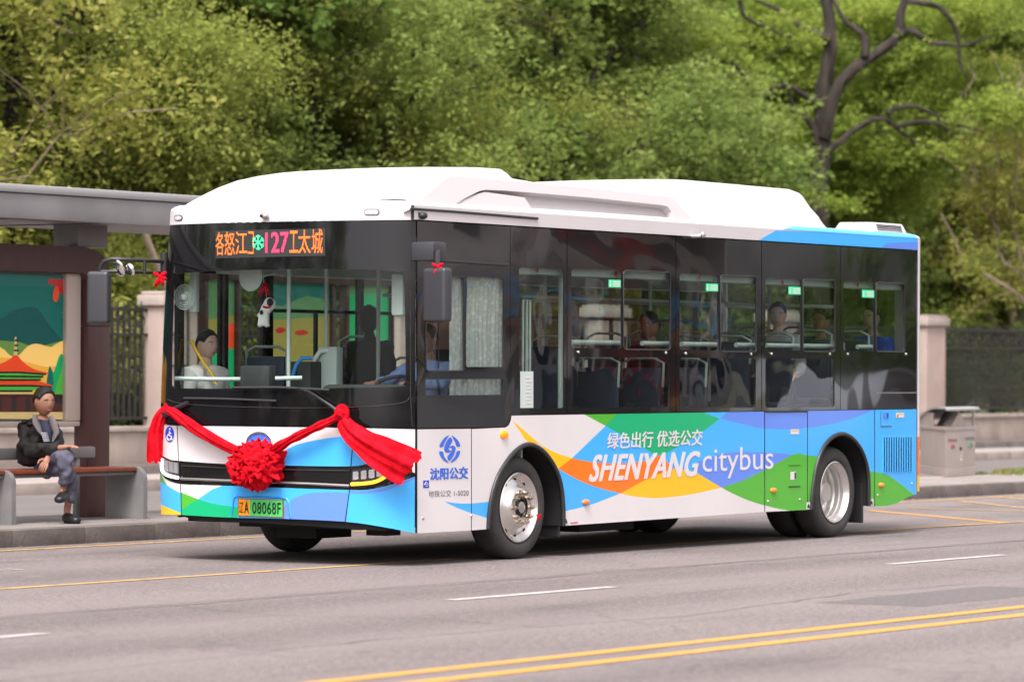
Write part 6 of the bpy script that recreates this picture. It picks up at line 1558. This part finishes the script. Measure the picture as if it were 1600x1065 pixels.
for k in range(44):
    z = -1+2*(k+.5)/44; a = 2.39996*k; d = Vector((-abs(math.sqrt(1-z*z)*math.cos(a)), math.sqrt(1-z*z)*math.sin(a), z)); d = (d+Vector((rg.gauss(0, .4), rg.gauss(0, .4), rg.gauss(0, .4)))).normalized()
    c = bc+Vector((d.x*.07, d.y*.150, d.z*.100)); o = link('petal', petals[k % 6], bow, c); o.rotation_euler = (d.to_track_quat('Z', 'Y') @ Matrix.Rotation(rg.uniform(0, 6), 3, 'Z').to_quaternion()).to_euler(); s_ = rg.uniform(.68, 1.02); o.scale = (s_, s_, s_*1.2)
def ribbon(c, sz, lab, par=None):
    q = MB(); c = Vector(c)
    for a, l in ((.6, .9), (2.6, .9), (-1.2, 1.1), (-2.0, 1.3), (-.4, .8)):
        d = Vector((0, math.cos(a), math.sin(a))) if abs(c.y) > 1 or True else 0; e = c+(CR*math.cos(a)+CU*math.sin(a))*sz*l
        q.tube([c, c.lerp(e, .5)-_F*sz*.2, e], [sz*.12, sz*.26, sz*.14], 8, shape=lambda t, an: 1+.3*math.sin(3*an+t*5))
    q.sphere(c-_F*sz*.15, sz*.22, 10); tag(q.build('red_ribbon', 'red_cloth', None, 80), lab, 'ribbon')
ribbon(onY(684, 417, -.32), .055, 'small red ribbon tied on top of the near side mirror'); ribbon(onX(250, 432, -.05), .07, 'small red ribbon tied on the far mirror arm beside the bus corner')
ribbon(sd(840, 806, -.01), .028, 'small red ribbon tied to the front wheel rim of the bus')
# plush dog hanging in the windscreen
D_ = depth(.42, 1.72); T_ = lambda u, v, d=0: PD(u, v, D_+d)
dog = thing('plush_dog', tuple(T_(416, 485)), 'small white plush dog with black ears hanging inside the windscreen', 'toy')
hq = MB(); ch_ = [[(T_(413, 507), .035), (T_(412, 497), .05), (T_(414, 484), .045), (T_(417, 474), .04), (T_(421, 470), .05)], [(T_(412, 497), .05), (T_(406, 507), .026), (T_(408, 511), .024)], [(T_(412, 497), .05), (T_(418, 508), .026), (T_(419, 511), .024)],
       [(T_(414, 484), .045), (T_(423, 483), .02), (T_(430, 474), .018)], [(T_(414, 484), .045), (T_(407, 491), .02), (T_(402, 495), .018)], [(T_(421, 470), .05), (T_(428, 474), .03), (T_(431, 475), .022)]]
link('body', skin('body', ch_, 'plush_white', 2), dog)
q = MB(); q.sphere(T_(422, 472, -.05), .03, 12, 0, (.7, 1, 1.1)); q.sphere(T_(409, 469, -.01), .026, 12, 0, (.6, .8, 1.7)); q.sphere(T_(408.5, 488, -.045), .017, 10, 0, (.5, 1, 1.2)); q.build('black_patches', 'plush_black', dog, 60)
q = MB(); q.tube([T_(411, 479, -.04), T_(416, 480, -.05), T_(421, 480, -.04)], .009, 6); q.build('collar', 'red_cloth', dog, 60)
q = MB(); q.tube([T_(417, 467), T_(414, 452), T_(411, 432)], .003, 5); q.tube([T_(411, 432), T_(431, 427)], .006, 6); q.build('cord', 'rail_pale', dog, 60)
q = MB(); q.tube([T_(414, 444, -.02), T_(411, 452, -.04), T_(406, 459, -.03)], [.014, .016, .02], 8); q.tube([T_(415, 444, -.02), T_(417, 452, -.04), T_(417, 460, -.03)], [.014, .016, .018], 8); q.sphere(T_(415, 445, -.03), .02, 8); q.build('ribbon', 'red_cloth', dog, 60)
# ================================================================== bus stop shelter
sh = thing('bus_shelter', (1.5, 6.3, .15), 'grey and brown bus stop shelter with long flat roof left of the bus', 'shelter')
# column
xr = onY(172, 600, 6.17).x; xl = xr-.335
q = MB(); q.bbox((xl, 6.17, .15), (xr, 6.34, onY(150, 470, 6.2).z), .02)
zt_, zb_ = onY(0, 380, 6.17).z, onY(0, 422, 6.17).z
# beam with rounded corner running into the column
ol = [(-6, zb_), (xl-.06, zb_), (xl, zb_-.06), (xl, zb_-.5), (xr, zb_-.5), (xr, zt_-.28), (xr-.05, zt_-.12), (xr-.2, zt_-.03), (xr-.4, zt_), (-6, zt_)]
col = MB(); col.bbox((xl, 6.17, .15), (xr, 6.34, zb_-.502), .012); c_ = col.build('column', 'shelter_brown', sh, 45)
q = MB(); q.prism(ol, lambda a, b_, d: Vector((a, d, b_)), 6.165, 6.35); q.build('beam', 'shelter_brown', sh, 30)
q = MB(); q.bbox((-6.3, 6.165, .15), (-5.9, 6.35, zb_-.002), .012); q.build('column', 'shelter_brown', sh, 45)
# bracket and roof
a, c = onY(115, 384, 6.25), onY(162, 352, 6.25); q = MB(); q.bbox((a.x, 6.2, zt_+.002), (c.x, 6.5, 2.93), .01); q.build('roof_bracket', 'shelter_grey', sh, 45)
q = MB(); q.bbox((-3.2, 6.2, zt_+.002), (-2.8, 6.5, 2.93), .01); q.build('roof_bracket', 'shelter_grey', sh, 45)
YF = 5.35; z0, z1, z2, z3 = onY(100, 292, YF).z, onY(100, 305, YF).z, onY(100, 345, YF).z, onY(100, 350, YF+.1).z
XE = 9.6
q = MB(); q.bbox((-8, YF, z1), (XE, YF+.5, z0), .02); q.build('roof_edge', 'shelter_light', sh, 40)
q = MB(); q.bbox((-8, YF+.03, z2), (XE-.02, YF+.2, z1-.002), .015); q.build('fascia', 'shelter_grey', sh, 40)
q = MB(); q.bbox((-8, YF+.205, z2+.02), (XE-.03, 7.2, z1+.05), .02); q.build('roof_slab', 'shelter_grey', sh, 40)
q = MB()
for k in range(9): q.box((-7+k*1.3, YF+.22, z2+.012), (-6.97+k*1.3, 7.18, z2+.019))
q.build('soffit_joints', 'shelter_brown', sh)
# poster case
px1 = onY(122, 540, 6.22).x; pz0, pz1 = onY(60, 658, 6.25).z, onY(60, 424, 6.25).z
q = MB(); q.bbox((-5.8, 6.24, pz0-.05), (px1+.06, 6.33, pz0+.0), .01); q.bbox((onY(104, 540, 6.24).x, 6.235, pz0+.002), (px1+.06, 6.33, zb_-.002), .01); q.build('poster_frame', 'mural_fog', sh, 45)
q = MB(); q.box((-5.8, 6.30, pz0), (px1, 6.315, zb_)); q.build('poster_case', 'bench_grey', sh)
YP = 6.285
pm = lambda u, v, d=0: Vector((onY(u, v, YP).x, YP+d, onY(u, v, YP).z))
MN = ['mural_teal', 'mural_teal2', 'mural_green', 'mural_lime', 'mural_sky', 'mural_sand', 'mural_sand2', 'mural_orange', 'mural_red', 'mural_brown', 'mural_cream', 'mural_dark', 'mural_fog']
k3 = lambda pts: [(a/3.804, 400+b/3.804) for a, b in pts]
TE, T2, GN, LM, SK, SN, S2, OR, RD, BR, CM, DK, FG_ = range(13)
PR = [
 (smoothline(k3([(-900, 380), (-700, 330), (-420, 390), (-200, 330), (0, 370), (60, 330), (130, 310), (200, 300), (240, 330), (300, 420), (340, 470), (330, 560), (-900, 560)]), 3), T2),
 (smoothline(k3([(-900, 520), (0, 500), (200, 540), (300, 520), (440, 500), (440, 640), (-900, 640)]), 3), SK),
 (smoothline(k3([(-900, 560), (-600, 500), (-400, 590), (-150, 500), (0, 540), (60, 590), (110, 590), (160, 540), (215, 520), (300, 540), (330, 525), (420, 515), (440, 830), (-900, 830)]), 3), S2),
 (smoothline(k3([(-900, 640), (-300, 590), (0, 600), (120, 620), (200, 640), (300, 660), (440, 640), (440, 830), (-900, 830)]), 3), SN),
 (smoothline(k3([(270, 830), (285, 700), (298, 650), (318, 690), (345, 610), (368, 578), (385, 640), (400, 830)]), 2), GN), (smoothline(k3([(320, 830), (350, 720), (372, 660), (385, 720), (395, 830)]), 2), LM),
 (smoothline(k3([(270, 800), (285, 690), (298, 650), (312, 700), (318, 760), (300, 830)]), 2), TE),
 (k3([(-900, 820), (440, 820), (440, 940), (-900, 940)]), BR), (k3([(-900, 926), (440, 926), (440, 985), (-900, 985)]), CM),
 (k3([(88, 480), (98, 480), (104, 590), (80, 590)]), CM),
 (smoothline(k3([(-110, 670), (0, 640), (60, 610), (80, 592), (105, 592), (140, 630), (200, 670), (280, 692), (270, 700), (100, 690), (-110, 690)]), 3), OR), (k3([(-110, 690), (100, 688), (272, 700), (240, 735), (-110, 735)]), LM),
 (smoothline(k3([(-140, 745), (0, 735), (100, 728), (200, 735), (318, 772), (200, 768), (-140, 768)]), 3), OR), (k3([(-120, 768), (190, 768), (300, 776), (190, 800), (-120, 800)]), LM), (k3([(-110, 800), (190, 800), (190, 820), (-110, 820)]), CM),
 (k3([(-20, 840), (10, 840), (10, 925), (-20, 925)]), DK), (k3([(68, 830), (98, 830), (98, 925), (68, 925)]), DK), (k3([(150, 840), (180, 840), (180, 925), (150, 925)]), DK), (k3([(330, 830), (395, 830), (395, 880), (330, 880)]), DK),
 (smoothline(k3([(285, 135), (420, 150), (445, 250), (440, 300), (425, 300), (420, 250), (370, 230), (330, 180), (290, 165)]), 3), RD), (smoothline(k3([(325, 190), (345, 180), (350, 235), (335, 272), (315, 250)]), 3, True), OR), (smoothline(k3([(395, 220), (415, 225), (425, 340), (400, 358), (370, 335), (398, 310)]), 3, True), OR),
]
plate('poster', [(-230, 418), (118, 432), (112, 655), (-230, 652)], pm, MN, sh, regions=PR, thick=.006)
q = MB()
for pts in ([(-110, 691), (100, 689), (272, 701)], [(-110, 735), (240, 735)], [(-130, 769), (190, 769), (300, 776)], [(-110, 801), (190, 801)], [(-110, 712), (255, 716)], [(88, 500), (104, 500)], [(86, 530), (105, 530)], [(83, 560), (108, 560)]):
    q.tube([pm(*p, -.002) for p in k3(pts)], .008, 4)
q.build('mural_outline', 'mural_dark', sh)
q = MB(); q.add([(-5.8, YP-.03, pz0), (px1, YP-.03, pz0), (px1, YP-.03, zb_-.002), (-5.8, YP-.03, zb_-.002)], [(0, 1, 2, 3)]); q.build('poster_glass', 'plain_glass', sh, fixn=False)
# shelter: two sheet-metal nameplates are too small to show, so none are built

# second poster case of the shelter, seen through the bus
xa, xb = onY(325, 500, 6.25).x, onY(520, 500, 6.25).x
xc, xd = onY(368, 500, 6.25).x, onY(418, 500, 6.25).x
mat('mural_gold', s(205, 190, 90), .55); mat('mural_mist', s(120, 185, 120), .55)
pm2 = lambda u, v, d=0: Vector((onY(u, v, 6.28).x, 6.28+d, onY(u, v, 6.28).z))
def poster2(nm, x0, x1, regs):
    plate('poster', [(x0, 425), (x1, 425), (x1, 640), (x0, 640)], pm2, ['mural_mist', 'mural_teal', 'mural_gold', 'mural_orange', 'mural_green', 'mural_red'], sh, regions=regs, thick=.006)
poster2('a', 325, 372, [([(320, 500), (380, 490), (380, 650), (320, 650)], 2), (smoothline([(335, 545), (345, 515), (362, 506), (380, 508), (380, 560), (335, 560)], 3), 3), (smoothline([(320, 560), (345, 548), (380, 552), (380, 650), (320, 650)], 3), 4)])
poster2('b', 418, 520, [(smoothline([(410, 420), (525, 420), (525, 470), (480, 462), (440, 478), (410, 470)], 3), 1), ([(410, 500), (525, 494), (525, 650), (410, 650)], 2), (smoothline([(430, 515), (440, 511), (447, 516), (436, 521)], 3, True), 5), (smoothline([(460, 519), (474, 515), (482, 520), (468, 524)], 3, True), 5)])
poster2('c', 545, 612, [([(540, 460), (620, 460), (620, 560), (540, 560)], 4)])
q = MB()
for u in (322, 372.5, 416, 521, 543, 613):
    x = onY(u, 500, 6.25).x; q.bbox((x-.03, 6.24, .15), (x+.03, 6.33, 2.55), .01)
q.build('poster_post', 'shelter_brown', sh, 40)
q = MB(); q.bbox((xa-.1, 6.165, 2.45), (9.3, 6.35, 2.75), .02); q.build('beam', 'shelter_brown', sh, 40)

# bench
bn = thing('bus_stop_bench', (2.9, 5.8, .15), 'bench with red brown slats and grey rounded metal ends under the shelter', 'bench')
XB0, XB1 = 1.95, onZ(166, 808, .15).x+.0
YB0, YB1 = 5.52, 5.98
for x, w in ((XB1-.05, .06), (XB0-.05, .06), (XB0-2.2, .06)):
    r = .12; zs = .64; ol = [(YB1, .15), (YB1, zs)]+[(YB0+r-r*math.sin(R_(a)), zs-r+r*math.cos(R_(a))) for a in range(0, 91, 15)]+[(YB0, .15), (YB0+.07, .15), (YB0+.07, zs-.10), (YB0+.10, zs-.06), (YB1-.0, zs-.06)][:2]
    q = MB(); q.prism(ol, lambda a, b_, d: Vector((d, a, b_)), x, x+w); q.build('end_panel', 'bench_grey', bn, 30)
    q = MB(); q.prism(ol[:9]+[(YB0, .15), (YB0+.06, .15), (YB0+.06, zs-.12), (YB0+.12, zs-.05), (YB1-.01, zs-.05), (YB1-.01, .15)][:0] if False else ol, lambda a, b_, d: Vector((d, a, b_)), x+.001, x+.0015)
for i in range(4):
    y = YB0+.075+i*.098; q = MB(); q.bbox((XB0+.012, y, .60), (XB1-.052, y+.088, .638), .008); q.build('slat', 'bench_wood', bn, 40)
    q = MB(); q.bbox((XB0-2.13, y, .60), (XB0-.052, y+.088, .638), .008); q.build('slat', 'bench_wood', bn, 40)
q = MB(); q.bbox((XB0-2.1, YB0+.1, .565), (XB1-.06, YB1-.06, .598), .008); q.build('seat_frame', 'bench_grey', bn, 40)
za, zb2 = onY(140, 697, 6.08).z, onY(140, 715, 6.08).z; q = MB(); q.bbox((-2.5, 6.05, zb2), (onY(146, 705, 6.08).x, 6.13, za), .02); q.build('backrest', 'bench_grey', bn, 40)
for x in (XB0-.02, onY(128, 705, 6.08).x-.1, -1.0):
    q = MB(); q.bbox((x, 6.06, .15), (x+.05, 6.11, zb2+.002), .008); q.build('backrest_post', 'bench_grey', bn, 40)

# ------------------------------------------------------------------ litter bin
# corner px: base (1476,744) near corner; right (1523,741); left edge hidden behind the bus
A = onZ(1477, 745, .15); Bq = onZ(1524, 741.5, .15)
bx = thing('litter_bin', (A.x+.3, A.y+.3, .15), 'brushed steel double litter bin with curved canopy on the platform behind the bus', 'litter bin')
ang = math.atan2(Bq.y-A.y, Bq.x-A.x); wB = (Bq-A).length; dB = 1.0
ex_ = Vector((math.cos(ang), math.sin(ang), 0)); ey_ = Vector((-ex_.y, ex_.x, 0))
# the face seen on the left runs away from A to the left
Lq = onZ(1436, 738.5, .15); dB = max(.55, (Lq-A).length)*.98
ey_ = (Lq-A).normalized()
hB = onPlane(1480, 667, A, Vector((CAM.x-A.x, CAM.y-A.y, 0)).normalized()).z
def bp_(a, b_, z): return A+ex_*a+ey_*b_+Vector((0, 0, z-.15))
def bbx(a0, b0, z0, a1, b1, z1, m, name, par=bx, r=.008):
    q = MB(); q.bbox((a0, b0, z0), (a1, b1, z1), r); q.v = [tuple(bp_(*p)) for p in q.v]; return q.build(name, m, par, 40)
bbx(-.005, -.005, .15, wB+.005, dB+.005, .27, 'bin_steel', 'base'); bbx(.008, .008, .272, wB-.008, dB-.008, hB-.05, 'bin_steel', 'cabinet')
bbx(-.02, -.02, hB-.048, wB+.02, dB+.02, hB, 'bin_steel', 'top_plate')
zc = onPlane(1500, 640, A, Vector((CAM.x-A.x, CAM.y-A.y, 0)).normalized()).z
bbx(.0, dB*.46, hB+.002, .02, dB, zc-.05, 'bin_steel', 'canopy_side'); bbx(wB-.10, .02, hB+.002, wB-.02, .10, zc-.03, 'bin_steel', 'canopy_post'); bbx(wB-.12, dB*.6, hB+.002, wB-.02, dB, zc-.04, 'bin_steel', 'canopy_post')
q = MB(); n = 14; vs = []; 
for i in range(n+1):
    b_ = -.18+(dB+.25)*i/n; t = i/n; z = zc+.005-.17*max(0, t-.35)**2/.42+(-.02 if i == 0 else 0)
    for a in (-.04, wB+.10): vs += [bp_(a, b_, z), bp_(a, b_, z+.025)]
fs = []
for i in range(n):
    k = i*4; j = k+4; fs += [(k, j, j+2, k+2), (k+1, k+3, j+3, j+1), (k, k+1, j+1, j), (k+2, j+2, j+3, k+3)]
fs += [(0, 2, 3, 1), (n*4, n*4+1, n*4+3, n*4+2)]; q.add(vs, fs); q.build('canopy', 'shelter_light', bx, 40)
q = MB(); q.prism([(.1, hB), (.34*1.0, hB), (.22, hB+.2)], lambda a, b_, d: bp_(a*wB/.45, d, b_), .1, dB*.6); q.build('inner_hopper', 'bin_steel', bx)
q = MB(); q.sphere(bp_(wB*.5, -.004, hB-.30), .022, 10, 0, (1, 1, 1.2)); q.build('lock', 'black_plastic', bx, 60)
bb = lambda u, v, d=0: onPlane(u, v, bp_(0, -.002, 1), ey_.cross(Vector((0, 0, 1))).cross(Vector((0, 0, 1))).normalized() if False else Vector((ex_.y, -ex_.x, 0)))-Vector((-ex_.y, ex_.x, 0))*0+(CAM-A).normalized()*.006
mat('bin_red', s(180, 70, 70), .6); mat('bin_green', s(95, 150, 110), .6)
text('bin_print', '可回收物', [(1508, 683), (1523, 682), (1523, 686.5), (1508, 687.5)], bb, 'bin_green', bx, bold=.01)
text('bin_print', '其他垃圾', [(1482, 685.5), (1496, 685), (1496, 689.5), (1482, 690)], bb, 'bin_red', bx, bold=.01)
q = MB(); q.tube([bb(1486, 699), bb(1489, 694.5), bb(1492, 699), bb(1486, 699)], .008, 5); q.build('bin_print', 'bin_red', bx); q = MB(); q.tube([bb(1512, 697), bb(1516, 691), bb(1520, 697), bb(1512, 697)], .008, 5); q.build('bin_print', 'bin_green', bx)
for k in range(3):
    q = MB(); c = bb(1502, 706+k*6); q.sphere(c, .014, 8, 0, (1, 1, 1.6)); q.build('bin_print', 'mural_fog', bx)
